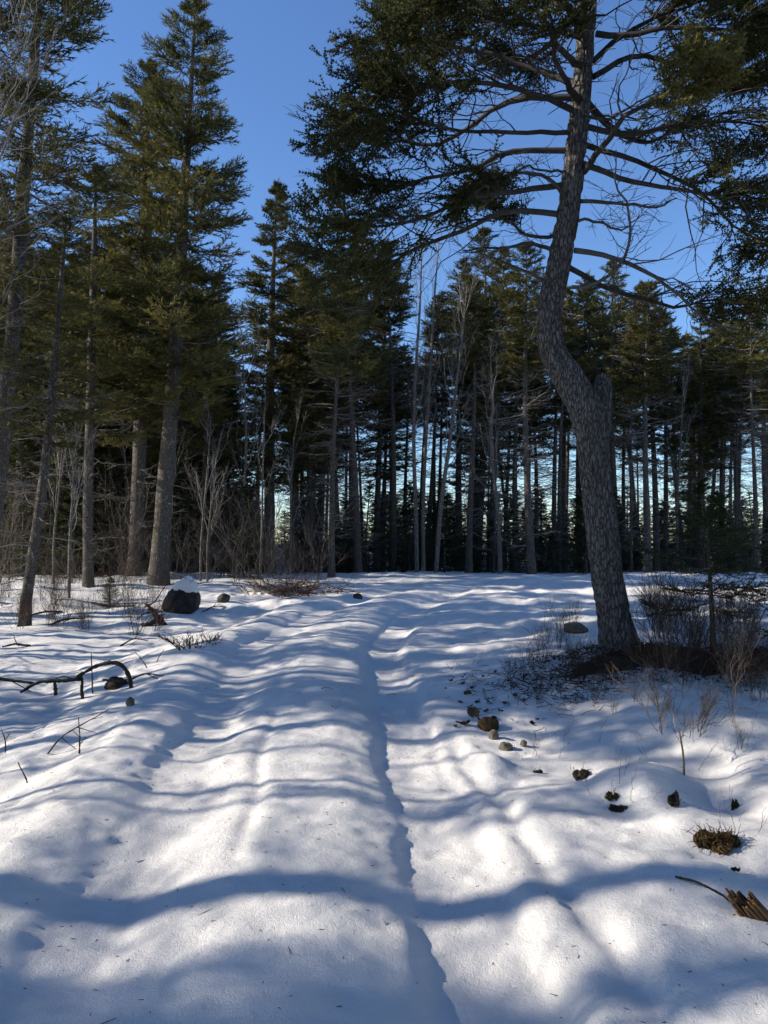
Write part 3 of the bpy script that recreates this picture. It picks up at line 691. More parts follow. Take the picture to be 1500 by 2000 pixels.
LIMBS = [  # traced points, depth change, radius, foliage, where needles begin
    ([(880, 275), (800, 230), (620, 165), (480, 140), (330, 110), (190, 130)], (0, .7), .05, 1, .50),
    ([(880, 365), (760, 310), (640, 270), (500, 270), (380, 290), (230, 240)], (0, -.6), .05, 1, .55),
    ([(870, 315), (700, 318), (600, 355), (540, 400), (420, 460), (250, 440), (60, 450)], (0, .9), .05, 1, .58),
    ([(860, 430), (700, 435), (560, 425), (420, 400), (250, 330), (180, 350)], (0, -1.0), .035, 1, .55),
    ([(860, 490), (650, 500), (540, 550), (420, 580), (260, 610), (110, 590)], (0, .2), .045, 1, .55),
    ([(850, 600), (720, 620), (600, 640), (480, 670), (380, 720), (250, 750), (90, 730)], (0, -.5), .045, 1, .55),
    ([(840, 700), (700, 690), (600, 720), (500, 770), (400, 800), (300, 830), (140, 860), (20, 800)], (0, .5), .045, 1, .55),
    ([(820, 830), (700, 800), (600, 802), (500, 805)], (0, -.3), .04, 0, 0),
    ([(800, 940), (750, 900), (680, 860), (590, 822), (500, 800)], (0, .3), .035, 0, 0),
    ([(900, 410), (1050, 440), (1200, 415), (1400, 410), (1560, 440)], (0, .6), .045, 1, .40),
    ([(890, 530), (1080, 590), (1200, 605), (1350, 630), (1500, 650)], (0, -.6), .045, 1, .55),
    ([(900, 470), (1090, 540), (1200, 590), (1300, 650), (1440, 770), (1520, 800)], (0, .9), .042, 1, .62),
    ([(890, 655), (1000, 665), (1080, 665), (1150, 660), (1220, 635)], (0, -.4), .035, 0, 0),
    ([(870, 815), (1000, 850), (1080, 885), (1180, 940), (1280, 1030), (1420, 1085)], (0, .4), .05, 0, 0),
    ([(860, 935), (960, 905), (1010, 860), (1050, 760), (1040, 660), (1000, 590), (1000, 480)], (0, -.5), .034, 0, 0),
    ([(900, 560), (950, 500), (1010, 440), (1060, 360), (1120, 330), (1230, 280), (1330, 170)], (0, -1.3), .05, 1, .60),
    ([(930, 250), (1050, 190), (1180, 200), (1330, 250), (1500, 260)], (0, .8), .045, 1, .42),
    ([(940, 110), (1050, 110), (1200, 90), (1400, 90), (1560, 60)], (0, -.4), .045, 1, .42),
    ([(930, 200), (1030, 120), (1140, 60), (1300, 0), (1430, -60)], (0, .5), .04, 1, .42),
    ([(920, 130), (800, 90), (640, 60), (480, 20), (340, 10)], (0, -.8), .045, 1, .45),
    ([(930, 60), (820, 0), (640, -40), (450, -40), (330, 10)], (0, .8), .045, 1, .40),
    ([(890, 380), (970, 395), (1060, 350), (1150, 300)], (0, .6), .03, 0, 0),
    ([(880, 720), (940, 730), (1010, 740), (1080, 700)], (0, .3), .025, 0, 0),
    ([(870, 560), (780, 560), (700, 540), (640, 560)], (0, -.5), .025, 0, 0),
    ([(840, 760), (760, 770), (690, 760), (620, 700), (560, 620)], (0, .9), .03, 1, .5),
    ([(860, 660), (790, 600), (700, 590), (620, 600), (540, 660)], (0, -1.0), .03, 1, .62),
    ([(850, 870), (960, 930), (1080, 960), (1200, 990), (1330, 960), (1480, 970)], (0, .9), .04, 1, .62),
]
for i, (pts, dd, r, fo, f0) in enumerate(LIMBS):
    limb(zoomed(pts, *dd), r * .68 if fo else r * .55, bool(fo), f0 + .02, m=19 if fo else 12, k=11, seed=500 + i, tint=.9 if i == 15 else .38)  # one upper right limb has sunlight painted into its needles by a lighter tint
rng = np.random.default_rng(77)
for i in range(40):                                             # limbs to all sides and up the crown above the picture
    z = np.interp(i / 39, [0, .14, 1], [6.2, 7.2, 12.6]) + rng.normal(0, .15)
    if i < 6: az = rng.choice([rng.uniform(.5, 2.6), rng.uniform(3.9, 5.4)])
    else: az = i * 2.4 + rng.normal(0, .4)
    L = np.interp(z, [4.5, 7.5, 12.8], [1.7, 2.0, .4]) * rng.uniform(.75, 1.1)
    px = np.interp(z, ZT, P[:, 0]); py = np.interp(z, ZT, P[:, 1]); e = np.interp(z, [4.5, 8, 13], [-.02, .1, .6]) + rng.normal(0, .1)
    poly = [(px + math.cos(az) * L * s, py + math.sin(az) * L * s, z + L * (e * s - .22 * s * (1 - s) * 2 + .10 * s * s)) for s in (0, .25, .5, .75, 1)]
    limb(poly, .02 + .011 * L, True, .35 if z > 7.2 else .62, m=11, k=7, seed=600 + i, tint=.34, tm=TM_MID if z > 8.3 else None)

# ------------------------------------------------------------------ small firs and a spruce at the right
def fir(u, v, vtop, rm, seed, label, nb=26, cb=.34):
    p = ground(u, v); H = float(at(u, vtop, p[1])[2] - p[2])
    root = thing('young_fir', p, label, 'tree'); P, R = straight_trunk(H, .026, seed, .02, 14)
    spruce(root, P, R, seed, cb, rm, nb, 13, 7, .115, TM_NEAR, dead=10, dead_from=.1, power=.45, deadlen=.3, kside=7, mats=(M_BARK, M_TWIG, M_FIR, M_DEAD))
    return root
fir(1393, 1286, 990, .85, 71, 'young fir with flat spreading boughs beside the big spruce mound', 19, .40)
fir(1535, 1262, 1060, .75, 72, 'low young fir at the margin of the shrubs right of the mound', 16, .2)
place_proto(protos[3], 6.6, 9.6, 10.0, 2.2, 'spruce whose drooping bough reaches in above the young fir', 'spruces right of the mound', wide=1.45)
p = ground(215, 1188)
r = dup(yprotos[1][0], p - np.array([0, 0, .04]), 1.0, (.42, .42, .26), 'low dark spruce seedling on the snow near the snow capped boulder', 'seedlings'); r['category'] = 'shrub'
p = ground(950, 1140)

# ------------------------------------------------------------------ shrubs
def shrub_geo(seed, nst, H, spread, rad, nk=7, nk2=3, up=.5):
    rng = np.random.default_rng(seed); g = Geo(); n = 7
    a = rng.random(nst) * 6.28; s = np.linspace(0, 1, n); h = H * (.45 + .6 * rng.random(nst)); sp = spread * rng.random(nst) * h
    St = np.stack([.10 * spread * np.cos(a)[:, None] + (sp * np.cos(a))[:, None] * s ** 1.4, .10 * spread * np.sin(a)[:, None] + (sp * np.sin(a))[:, None] * s ** 1.4, h[:, None] * s - .06], -1)
    w = np.cumsum(rng.normal(0, .050, St.shape), 1); w -= w[:, :1]; St = St + w * h[:, None, None]
    g.add(*tubes(St, rad * np.linspace(1, .4, n)[None].repeat(nst, 0), 4), 0, np.repeat(rng.random(nst), n * 4))
    Q, l, t = kids(St, nk, .2, 1, lambda t: H * .36 * (1.1 - .5 * t), .65, .2, rng, 5, None, .22, .1)
    g.add(*tubes(Q, rad * .5 * np.linspace(1, .5, 5)[None].repeat(len(Q), 0), 3), 0, np.repeat(rng.random(len(Q)), 15))
    if nk2:
        Q2, l2, t2 = kids(Q, nk2, .2, 1, lambda t: H * .16 * np.ones_like(t), .7, .15, rng, 4, None, .25)
        g.add(*tubes(Q2, rad * .32 * np.linspace(1, .6, 4)[None].repeat(len(Q2), 0), 3), 0, np.repeat(rng.random(len(Q2)), 12))
    return g
sh = [shrub_geo(800 + q, *a).mesh('bare_shrub', [M_RED]) for q, a in enumerate([(9, .8, .55, .004), (6, .6, .7, .0035), (12, 1.0, .45, .0045), (5, .45, .9, .003)])]
def put_shrub(mesh, p, rz, sc, label, group):
    o = bpy.data.objects.new('bare_shrub', mesh); COL.objects.link(o); o.location = [float(c) for c in p]; o.rotation_euler = (0, 0, rz); o.scale = sc if hasattr(sc, '__len__') else (sc,) * 3
    return tag(o, label, 'shrub', group)
SG = 'leafless shrubs round the big spruce'; SLB = 'thin leafless shrub with dark reddish twigs in the snow round the big spruce'
rs = random.Random(9)
for (u, v, h) in [(1062, 1296, .7), (1100, 1268, .8), (1135, 1335, .6), (1000, 1335, .5), (1052, 1372, .5), (1178, 1350, .5), (1272, 1245, 1), (1300, 1232, 1), (1342, 1262, 1.1), (1382, 1296, 1),
                  (1422, 1252, 1.1), (1462, 1282, 1.1), (1490, 1242, 1.1), (1352, 1345, .8), (1442, 1352, .8), (1502, 1332, 1), (1242, 1372, .5), (1292, 1392, .5), (962, 1372, .45), (1090, 1330, .7),
                  (1030, 1300, .6), (1150, 1300, .7), (1255, 1300, .8), (1310, 1310, .8), (1400, 1335, .8), (1480, 1370, .8), (1120, 1230, .6), (1070, 1240, .5), (1240, 1215, .7), (1330, 1210, .9), (1450, 1215, .9),
                  (930, 1345, .35), (1110, 1380, .35), (1200, 1395, .35), (1380, 1380, .5), (1230, 1330, .6), (1165, 1375, .45), (1280, 1345, .6), (1460, 1320, .9), (1360, 1300, .9)]:
    for rep_ in range(2 if v < 1360 else 1):
        put_shrub(sh[rs.randrange(4)], ground(u + rs.uniform(-26, 26) * rep_, v + rs.uniform(-14, 14) * rep_), rs.random() * 6.28, h * rs.uniform(.6, .78), SLB, SG)
for (u, v, h) in [(1330, 1290, 1.3), (1440, 1300, 1.2), (1290, 1270, 1.2)]:
    put_shrub(sh[2], ground(u, v), rs.random() * 6.28, h * .75, SLB, SG)
# seedlings poking through the clean snow in front
FG = 'single twigs poking out of the snow'; FL = 'small single twig poking out of the clean snow below the mound'
tw = [shrub_geo(840 + q, 2, .3, .5, .0022, 2, 0).mesh('snow_twig', [M_RED]) for q in range(3)]
for (u, v) in [(1035, 1470), (1025, 1485), (880, 1310), (1075, 1480), (1220, 1525), (1255, 1560), (1380, 1500), (1430, 1600), (1455, 1640), (1400, 1470), (1340, 1455), (1190, 1450), (1110, 1440), (1060, 1445), (920, 1300), (860, 1290),
               (1265, 1480), (1485, 1450), (1165, 1560), (650, 1388)]:
    o = bpy.data.objects.new('snow_twig', tw[rs.randrange(3)]); COL.objects.link(o); o.location = [float(c) for c in ground(u, v)]; o.rotation_euler = (rs.gauss(0, .2), rs.gauss(0, .2), rs.random() * 6.28)
    k = rs.uniform(.5, 1.0); o.scale = (k, k, k); tag(o, FL, 'twig', FG)
# pale shrubs
o = bpy.data.objects.new('bare_shrub', shrub_geo(861, 12, .42, .9, .0035, 8, 5).mesh('bare_shrub', [M_TAN])); COL.objects.link(o)
p = ground(1336, 1514); o.location = p; 
def stick(name, label, polys, mat_, cat='branch', group=None, k=7, rough=.12, seed=1, cap=True):
    """polys: list of (world points, r0, r1); one object"""
    g = Geo(); rng = np.random.default_rng(seed); base = np.asarray(polys[0][0][0], float)
    for pts, r0, r1 in polys:
        n = 6 * len(pts); B = resample(np.asarray(pts, float), n) - base
        R = np.linspace(r0, r1, n); B = B + np.cumsum(rng.normal(0, .12 * min(r0, .012), B.shape), 0)
        V, F = tubes(B, R * (1 + rough * rng.normal(0, 1, n)), k)
        V = V + rng.normal(0, 1, V.shape) * np.repeat(R, k)[:, None] * rough * .7
        g.add(V, F, 0, rng.random() * .5 + .2)
        c = B[0]; nb_ = len(V); g.add(np.concatenate([[c], V[:k]]), [(0, 1 + (q + 1) % k, 1 + q) for q in range(k)], 0, .9)
    o = g.build(name, [mat_]); o.location = [float(c) for c in base]
    return tag(o, label, cat, group)
bpy.data.objects.remove(o)
gp = shrub_geo(861, 13, .30, 1.3, .003, 8, 5)
d = p[1]; top = at(1327, 1428, d) - p
g = Geo(); Pst = resample(np.array([[0, 0, -.06], top * .5 + [.008, 0, 0], top]), 9); g.add(*tubes(Pst, np.linspace(.008, .005, 9), 6), 0, .3)
for V, F, T in zip(gp.V, gp.F, gp.T): pass
V = np.concatenate(gp.V) + top + np.array([0, 0, .05]); g.add(V, np.concatenate(gp.F), 0, np.concatenate(gp.T))
o = g.build('bare_shrub', [M_TAN]); o.location = p; tag(o, 'tan bushy headed shrub on one thin stem in the clean snow', 'shrub')
pale = shrub_geo(870, 4, 1.15, .85, .0036, 6, 4).mesh('bare_shrub', [M_TAN])
put_shrub(pale, ground(1425, 1405), .4, .85, 'tall pale tan shrub with forking stems before the dark mound litter', None)
put_shrub(pale, ground(1330, 1395), 2.4, .7, 'pale tan shrub leaning among dark twigs below the big trunk', None)
put_shrub(sh[1], ground(1452, 1465), 1.0, (.35, .35, .45), 'little rusty seedling with curled leaves below the pale shrub', None)

# undergrowth at the wood edge
UG = 'leafless undergrowth at the wood edge'; UL = 'leafless grey shrub at the edge of the woods'
ush = [shrub_geo(880 + q, *a).mesh('bare_shrub', [M_UNDER]) for q, a in enumerate([(6, 1.7, .9, .007), (5, 1.3, 1.2, .006), (4, 2.4, .5, .009), (7, 1.1, 1.6, .005)])]
for q in range(130):
    u = rs.uniform(-60, 640) if q < 90 else rs.uniform(640, 1520); d = rs.uniform(18.5, 26) if u < 640 else rs.uniform(24, 32)
    x = (u - 750) / FPX * d; put_shrub(ush[rs.randrange(4)], (x, d, float(hz(x, d))), rs.random() * 6.28, rs.uniform(.6, 1.25), UL, UG)
for q in range(34):
    u = rs.uniform(-40, 330); d = rs.uniform(11.8, 17); x = (u - 750) / FPX * d
    put_shrub(sh[rs.randrange(4)], (x, d, float(hz(x, d))), rs.random() * 6.28, rs.uniform(.5, .9), 'low dark leafless shrub on the left snow before the woods', 'low shrubs on the left snow')
# brush pile
p = ground(570, 1162); rng = np.random.default_rng(31); g = Geo(); n = 150
c = np.stack([rng.normal(0, .55, n), rng.normal(0, .25, n), np.abs(rng.normal(.08, .12, n))], 1); az = rng.random(n) * 6.28; el = rng.normal(.15, .35, n); L = rng.uniform(.25, .8, n)
dv = np.stack([np.cos(az) * np.cos(el), np.sin(az) * np.cos(el), np.sin(el)], 1) * L[:, None]; s = np.linspace(-.5, .5, 5)
B = c[:, None] + dv[:, None] * s[None, :, None] + np.cumsum(rng.normal(0, .02, (n, 5, 3)), 1); B[..., 2] = np.maximum(B[..., 2], -.03)
g.add(*tubes(B, np.linspace(.009, .003, 5)[None].repeat(n, 0), 4), 0, np.repeat(rng.random(n), 20))
Q, l, t = kids(B, 4, .2, 1, lambda t: .25 * np.ones_like(t), .7, .1, rng, 4, None, .2); g.add(*tubes(Q, np.linspace(.004, .002, 4)[None].repeat(len(Q), 0), 3), 0, np.repeat(rng.random(len(Q)), 12))
o = g.build('brush_pile', [M_RED]); o.location = p; tag(o, 'low heap of cut dark brushwood at the far edge of the snow', 'brush pile')

# ------------------------------------------------------------------ rocks
def rock_geo(rx, ry, rz, seed, nu=40, nv=26, amp=.22, zmin=-1.0, inflate=0.0):
    a = np.linspace(0, 2 * np.pi, nu, endpoint=False); b = np.linspace(0, np.pi, nv); A, Bb = np.meshgrid(a, b)
    d = np.stack([np.cos(A) * np.sin(Bb), np.sin(A) * np.sin(Bb), np.cos(Bb)], -1).reshape(-1, 3)
    r = 1 + amp * fbm(d[:, 0] * 1.3 + seed, d[:, 1] * 1.3, d[:, 2] * 1.3, 3) + .06 * vnoise(d[:, 0] * 5 + seed, d[:, 1] * 5, d[:, 2] * 5)
    pr_ = np.random.default_rng(int(seed * 10)); nn = unit(pr_.normal(0, 1, (14, 3)))
    for q in range(14): r = np.minimum(r, pr_.uniform(.72, .95) / np.maximum(d @ nn[q], .05))
    r = r * (1 + .04 * vnoise(d[:, 0] * 7, d[:, 1] * 7 + seed, d[:, 2] * 7)) * 1.12
    V = d * r[:, None] * np.array([rx, ry, rz])
    i, j = np.meshgrid(np.arange(nv - 1), np.arange(nu), indexing='ij'); k0 = i * nu + j; k1 = i * nu + (j + 1) % nu
    F = np.concatenate([np.stack([k0, k0 + nu, k1 + nu], -1).reshape(-1, 3), np.stack([k0, k1 + nu, k1], -1).reshape(-1, 3)])
    return V, F, d
def rock(name, label, u, v, w, h, seed, m, cat='rock', group=None, sink=.25, flat=1.0):
    p = ground(u, v); s = p[1] / FPX; rx = w * s / 2; rzz = h * s / (2 - 2 * sink)
    g = Geo(); V, F, _ = rock_geo(rx, rx * .85 * flat, rzz, seed); g.add(V + np.array([0, 0, rzz * (1 - 2 * sink)]), F, 0, .4)
    o = g.build(name, [m]); o.location = p + np.array([0, rx * .5, 0]); return tag(o, label, cat, group), p, rx, rzz
p = ground(352, 1197); s = p[1] / FPX; rx, ry, rz_ = 34 * s, 30 * s, 42 * s
root = thing('boulder', p + np.array([0, ry * .6, 0]), 'dark boulder with a rounded cap of snow on the left snow', 'rock')
V, F, d = rock_geo(rx, ry, rz_, 4.2, 56, 36, .16); V[:, :2] *= (1 - .32 * np.clip(d[:, 2:3], 0, 1) ** 1.5); V[:, 0] += .12 * V[:, 2]; off = np.array([0, 0, rz_ * .42]); g = Geo(); g.add(V + off, F, 0, .2); g.build('stone', [M_ROCK], root)
edge = .52 + .10 * vnoise(d[:, 0] * 2.5, d[:, 1] * 2.5) - .15 * d[:, 0]
t = np.clip((d[:, 2] - edge) * 4, -.25, 1); Vc = V * (1 + .045 * np.sqrt(np.maximum(t, 0)) - .03 * (t < 0))[:, None]; Vc[:, 2] += rz_ * .07 * np.maximum(t, 0)
keep = (t > -.2)[F].all(1)
g = Geo(); g.add(Vc + off, F[keep], 0, .5); g.build('snow_cap', [M_SNOW], root)
rock('rock', 'small dark rock peeking from snow right of the snow capped boulder', 436, 1176, 26, 16, 1.3, M_ROCK)
rock('rock', 'lone dark rock far up the snowy track', 698, 1170, 18, 11, 2.2, M_ROCK)
rock('rock', 'small brown stone on the left shoulder of the track', 253, 1380, 15, 17, 3.1, M_STONE)
rock('rock', 'mossy brown rock beside the right wheel rut', 955, 1428, 40, 22, 5.8, M_MOSS, sink=.35)
rock('rock', 'grey angular stone leaning on the mossy rock by the rut', 964, 1444, 20, 18, 6.5, M_STONE)
rock('rock', 'rounded speckled stone in clean snow near the rut', 988, 1466, 25, 15, 7.5, M_STONE)
rock('rock', 'small yellowish stone next to the speckled stone', 1023, 1458, 13, 11, 8.5, M_STONE)
o, p, rx, rzz = rock('rock', 'flat grey rock half under snow left of the big trunk', 1126, 1236, 44, 20, 9.5, M_STONE)

# ------------------------------------------------------------------ fallen wood
def gp(u, v, lift=0.): q = ground(u, v); return q + np.array([0, 0, lift])
pd = ground(161, 1364)[1]
A = lambda u, v, dd=0.: at(u, v, pd + dd)
stick('fallen_branch', 'dark arched dead branch looping out of the left snow', [
    ([A(150, 1322), A(185, 1302), A(215, 1295), A(240, 1300), A(253, 1320), A(259, 1352)], .015, .024),
    ([A(160, 1316), A(160, 1340), A(161, 1372)], .013, .016),
    ([A(40, 1352), A(75, 1333), A(125, 1331), A(160, 1326)], .014, .022),
    ([A(107, 1330), A(107, 1356)], .016, .018),
    ([A(200, 1328, .05), A(255, 1327, .05), A(285, 1316, .1), A(330, 1320, .15)], .014, .005),
    ([A(285, 1316, .1), A(310, 1330, .1), A(318, 1338, .1)], .006, .003),
    ([A(178, 1276, .1), A(180, 1310, .1), A(182, 1366, .1)], .004, .008),
    ([A(150, 1328), A(120, 1322), A(90, 1335)], .008, .004)], M_DARKWOOD, seed=3)
stick('fallen_branch', 'straight dark dead branch lying on the snow before the arched branch', [([A(-60, 1322, .1), A(0, 1326, .1), A(66, 1333, .05)], .02, .012), ([A(20, 1328, .1), A(60, 1350, 0)], .007, .004)], M_DARKWOOD, seed=4)
o, *_ = rock('bark_chunk', 'black bark lump under the arched branch', 222, 1348, 42, 22, 12.5, M_DARKWOOD, 'bark')
pd2 = ground(303, 1222)[1]
C = lambda u, v, dd=0.: at(u, v, pd2 + dd)
stick('wood_snag', 'dark broken wood snag sticking up in front of the snow capped boulder', [
    ([C(322, 1226), C(308, 1206), C(296, 1192), C(284, 1180)], .075, .02), ([C(280, 1226), C(300, 1214), C(322, 1198)], .06, .012),
    ([C(282, 1186), C(300, 1176), C(318, 1152), C(328, 1140)], .014, .006), ([C(300, 1196), C(285, 1198), C(268, 1210)], .02, .006)], M_DARKWOOD, 'stump', seed=6, rough=.22)
p = ground(378, 1262); g = shrub_geo(901, 26, .24, 1.5, .006, 7, 2); o = g.build('root_tangle', [M_DARKWOOD]); o.location = p; o.scale = (1.1, .7, .75)
tag(o, 'dark tangle of roots half buried on the left snow slope', 'root')
for i, (label, pts) in enumerate([
        ('thin upright twig with side shoots on the left shoulder', [[(155, 1472), (156, 1440), (155, 1400)], [(156, 1440), (140, 1425)], [(155, 1455), (168, 1440)]]),
        ('long thin curved twig arching over the left shoulder', [[(88, 1472), (120, 1440), (165, 1412), (212, 1385)], [(150, 1420), (190, 1432)], [(120, 1440), (150, 1465)], [(175, 1406), (200, 1400)]]),
        ('short slanting twig low on the left shoulder', [[(56, 1528), (45, 1508), (34, 1490)]]),
        ('forked dark twig at the snow hollow on the left', [[(10, 1470), (10, 1445), (2, 1422)], [(10, 1445), (20, 1432)]]),
        ('short dark stick lying by the forked twig', [[(72, 1432), (84, 1422), (94, 1414)]]),
        ('slanting stick standing beyond the arched branch', [[(289, 1304), (276, 1288), (263, 1274)], [(276, 1288), (272, 1278)]]),
        ('pale slanting stick beside the slope of the track', [[(305, 1293), (312, 1280), (320, 1268)]]),
        ('bent stick lying on the upper left snow', [[(172, 1236), (190, 1243), (206, 1250)]]),
        ('small hooked twig lying on the middle of the track', [[(643, 1382), (650, 1380), (654, 1388)]]),
        ('leaning pair of twigs behind the root tangle', [[(452, 1218), (458, 1235), (466, 1250)], [(470, 1222), (468, 1250)]])]):
    b = ground(*pts[0][0]) if i not in (4, 8) else ground(*pts[0][1]); f = lambda q: at(q[0], q[1], b[1])
    stick('twig', label, [([f(q) - np.array([0, 0, .02 if (k == 0 and a == 0) else 0]) for a, q in enumerate(pl)], .006 if k == 0 else .0035, .003 if k == 0 else .002) for k, pl in enumerate(pts)], M_DARKWOOD, 'twig', seed=20 + i)
q0 = [gp(1320, 1718, .012), gp(1360, 1736, .03), gp(1400, 1752, .022), gp(1438, 1772, .01)]
stick('twig', 'long straight twig lying on the snow near the broken log', [(q0, .006, .004)], M_DARKWOOD, 'twig', seed=40)
# broken log end
b = ground(1490, 1800); e = at(1462, 1745, b[1] + .02)
g = Geo(); rng = np.random.default_rng(4)
ax = unit(e - (b + np.array([.06, .03, -.02]))); sx = unit(np.cross(ax, [0, 1., 0])); sy = np.cross(ax, sx)
for q in range(60):
    rr2 = .045 * math.sqrt(rng.random()); a = rng.random() * 6.28; o0 = b + np.array([.10, .05, -.12]) + sx * rr2 * math.cos(a) + sy * rr2 * math.sin(a)
    ln = rng.uniform(.20, .29) + .03 * math.cos(a); n = 5; tt = np.linspace(0, 1, n)[:, None]
    B = o0 + ax * ln * tt + np.cumsum(rng.normal(0, .0025, (n, 3)), 0); w = rng.uniform(.006, .013)
    g.add(*tubes(B, w * np.array([1, 1, 1, .9, .45]) * rng.uniform(.8, 1.1, n), 5), 0, rng.random(), False)
o = g.build('broken_log', [M_ROT]); tag(o, 'splintered orange brown log end poking from the snow', 'log')

# ------------------------------------------------------------------ litter, leaves and clods on the right
def leaf_mesh(seed, m):
    rng = np.random.default_rng(seed); nu, nv = 9, 5; u = np.linspace(0, 1, nu); v = np.linspace(-1, 1, nv); U, Vv = np.meshgrid(u, v, indexing='ij')
    w = .42 * np.sin(np.pi * np.clip(U, .02, .98)) ** .8 * (1 + .25 * vnoise(U * 5 + seed, Vv * 2))
    z = .22 * Vv ** 2 * w + .18 * np.sin(U * 4 + seed) + .10 * vnoise(U * 3 + seed, Vv * 2)
    P = np.stack([U - .5, Vv * w, z - z.min() + .01], -1).reshape(-1, 3); i, j = np.meshgrid(np.arange(nu - 1), np.arange(nv - 1), indexing='ij'); k = (i * nv + j).ravel()
    g = Geo(); F = np.concatenate([np.stack([k, k + nv, k + nv + 1], 1), np.stack([k, k + nv + 1, k + 1], 1)])
    g.add(P, F, 0, rng.random()); g.add(P - np.array([0, 0, .012]), F[:, ::-1], 0, rng.random())
    return g.mesh('dead_leaf', [m])
lv = [leaf_mesh(q, M_LEAF) for q in range(5)]
LG = 'dead leaves by the right wheel rut'; LL = 'curled dark dead leaf on the snow beside the right wheel rut'
for (u, v, w) in [(905, 1335, 14), (912, 1358, 22), (900, 1372, 16), (925, 1398, 34), (908, 1418, 30), (932, 1372, 16), (895, 1412, 14), (945, 1352, 14), (950, 1390, 20), (890, 1420, 12), (922, 1345, 12), (940, 1410, 26), (918, 1382, 18), (965, 1404, 18), (978, 1390, 14),
                  (1040, 1415, 22), (1048, 1408, 14), (880, 1330, 10), (870, 1345, 8), (955, 1375, 16), (985, 1375, 14), (1005, 1360, 14)]:
    o = bpy.data.objects.new('dead_leaf', lv[rs.randrange(5)]); COL.objects.link(o); q = ground(u, v); k = w * q[1] / FPX * .8
    o.location = q; o.rotation_euler = (rs.gauss(0, .25), rs.gauss(0, .25), rs.random() * 6.28); o.scale = (k, k, k); tag(o, LL, 'leaf', LG)
def clod(name, label, u, v, w, h, seed, m, nt=40, cat='moss'):
    p = ground(u, v); s = p[1] / FPX; rng = np.random.default_rng(seed); g = Geo()
    for q in range(9):
        V, F, _ = rock_geo(w * s * rng.uniform(.10, .22), w * s * .16, h * s * rng.uniform(.2, .42), seed + q * 3.1, 22, 14, .9)
        V = V * (1 + .16 * rng.normal(0, 1, (len(V), 1)))
        g.add(V + np.array([rng.uniform(-.38, .38) * w * s, rng.uniform(-.15, .15) * w * s, h * s * rng.uniform(.0, .35)]), F, 0, rng.random(), False)
    c = rng.normal(0, 1, (nt, 3)) * np.array([.25 * w * s, .12 * w * s, .2 * h * s]) + np.array([0, 0, h * s * .3]); dd = unit(rng.normal(0, 1, (nt, 3)) + np.array([0, -.2, .5]))
    sS = np.linspace(0, 1, 4); B = c[:, None] + dd[:, None] * (w * s * .25 * rng.uniform(.5, 1.5, nt))[:, None, None] * sS[None, :, None] + np.cumsum(rng.normal(0, .05 * w * s, (nt, 4, 3)), 1) * .4
    g.add(*tubes(B, np.linspace(.0022, .001, 4)[None].repeat(nt, 0), 3), 0, np.repeat(rng.random(nt), 12))
    o = g.build(name, [m]); o.location = p; return tag(o, label, cat)
clod('moss_clump', 'ragged brown moss clump in the snow gully at the right', 1400, 1655, 80, 40, 3, M_MOSS, 260)
clod('moss_clump', 'small dark brown clod on the side of the snow mound', 1196, 1562, 28, 18, 7, M_MOSS, 20)
clod('bark_chunk', 'flat black bark strip just below the small clod on the snow mound', 1213, 1582, 46, 12, 9, M_DARKWOOD, 14, 'bark')
clod('bark_chunk', 'dark twiggy litter in a snow hole beyond the mound', 1140, 1518, 46, 22, 11, M_DARKWOOD, 24, 'bark')
clod('bark_chunk', 'tiny dark bark bit alone in clean snow above the rut', 1050, 1510, 16, 10, 13, M_DARKWOOD, 6, 'bark')
clod('bark_chunk', 'black curled leaf clump standing right of the snow mound', 1318, 1574, 26, 34, 15, M_DARKWOOD, 26, 'bark')
clod('bark_chunk', 'small dark sprig below the ragged moss clump', 1436, 1702, 16, 10, 17, M_DARKWOOD, 8, 'bark')
clod('moss_clump', 'faded brown sprig of dry leaves above the moss clump', 1436, 1580, 16, 22, 19, M_MOSS, 16)
# dead wood lying about the left snow
for i, (u0, v0, u1, v1, r) in enumerate([(95, 1222, 165, 1212, .022), (180, 1178, 262, 1186, .03), (60, 1262, 5, 1268, .02), (395, 1196, 440, 1188, .016), (120, 1196, 60, 1204, .025), (235, 1262, 290, 1256, .012)]):
    a = ground(u0, v0); b = ground(u1, v1); m_ = .5 * (a + b); m_[2] = float(hz(m_[0], m_[1])) + .05
    lab = ['dead branch half sunk left of the wood snag', 'thick dead branch lying between the seedling and the snow capped boulder', 'dead branch lying on the far left snow before the low shrubs', 'short dead branch beside the small dark rock', 'dead branch below the thin leaning spruce', 'thin dead branch lying above the arched branch'][i]
    stick('fallen_branch', lab, [([a, m_, b + np.array([0, 0, .03])], r, r * .5), ([m_, m_ + (b - a) * .2 + np.array([0, .05, .14])], r * .4, r * .15), ([.6 * a + .4 * b + np.array([0, 0, .02]), .4 * a + .6 * b + np.array([.05, -.1, .08])], r * .35, r * .15)], M_DARKWOOD, seed=70 + i)
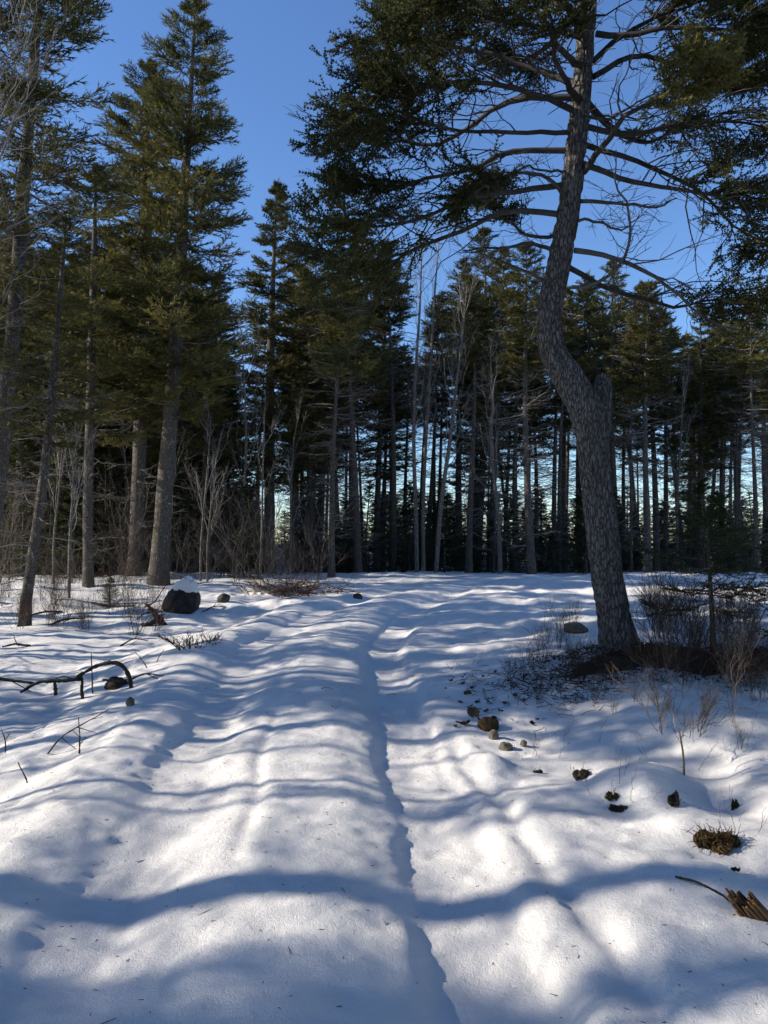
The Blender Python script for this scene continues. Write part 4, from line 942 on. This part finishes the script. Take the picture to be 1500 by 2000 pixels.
# needles and bark crumbs on the snow
rng = np.random.default_rng(91); n = 650; y = rng.uniform(2.3, 12, n); x = rng.uniform(-.55, .6, n) * y; z = hz(x, y); az = rng.random(n) * 6.28; L = rng.uniform(.004, .013, n) * (1 + (rng.random(n) < .06) * 2.5)
dv = np.stack([np.cos(az), np.sin(az), rng.normal(0, .1, n)], 1) * L[:, None]; c = np.stack([x, y, z + .002], 1)
g = Geo(); g.add(*tubes(np.stack([c - dv, c, c + dv], 1), np.array([.0012, .0018, .0008])[None].repeat(n, 0), 3), 0, np.repeat(rng.random(n), 9))
o = g.build('needle_debris', [M_RED]); tag(o, 'fallen needles and bark crumbs sprinkled over the snow', 'debris', kind='stuff')
# litter under the big spruce: twigs, leaves, clods - one mass
rng = np.random.default_rng(61); n = 2800
x = BIG[0] + .75 + rng.normal(0, .85, n); y = BIG[1] - .2 + rng.normal(0, .36, n); x[:500] = BIG[0] - .7 + rng.normal(0, .4, 500); y[:500] = BIG[1] - .7 + rng.normal(0, .3, 500)
z = hz(x, y); az = rng.random(n) * 6.28; L = rng.uniform(.04, .22, n); s = np.linspace(-.5, .5, 4)
B = np.stack([x, y, z + .012], 1)[:, None] + (np.stack([np.cos(az), np.sin(az), rng.normal(.1, .25, n)], 1) * L[:, None])[:, None] * s[None, :, None] + np.cumsum(rng.normal(0, .012, (n, 4, 3)), 1)
g = Geo(); g.add(*tubes(B, np.linspace(.004, .002, 4)[None].repeat(n, 0), 3), 0, np.repeat(rng.random(n), 12))
nl = 4200; x = BIG[0] + .75 + rng.normal(0, .8, nl); y = BIG[1] - .2 + rng.normal(0, .33, nl); c = np.stack([x, y, hz(x, y) + rng.uniform(.0, .03, nl)], 1)
t1 = unit(rng.normal(0, 1, (nl, 3)) * [1, 1, .4]); t2 = unit(np.cross(t1, rng.normal(0, 1, (nl, 3)))); r = rng.uniform(.008, .024, nl)[:, None]
V = np.stack([c + t1 * r, c + t2 * r * .6, c - t1 * r, c - t2 * r * .6], 1).reshape(-1, 3); k = np.arange(nl) * 4
g.add(V, np.concatenate([np.stack([k, k + 1, k + 2], 1), np.stack([k, k + 2, k + 3], 1)]), 1, np.repeat(rng.random(nl), 4), False)
o = g.build('forest_litter', [M_RED, M_LEAF]); tag(o, 'dark litter of twigs and dead leaves under the big spruce', 'litter', kind='stuff')

# prototypes that stand nowhere are removed
for pr in protos + yprotos:
    if not pr[2]:
        for ch in list(pr[0].children): bpy.data.objects.remove(ch)
        bpy.data.objects.remove(pr[0])
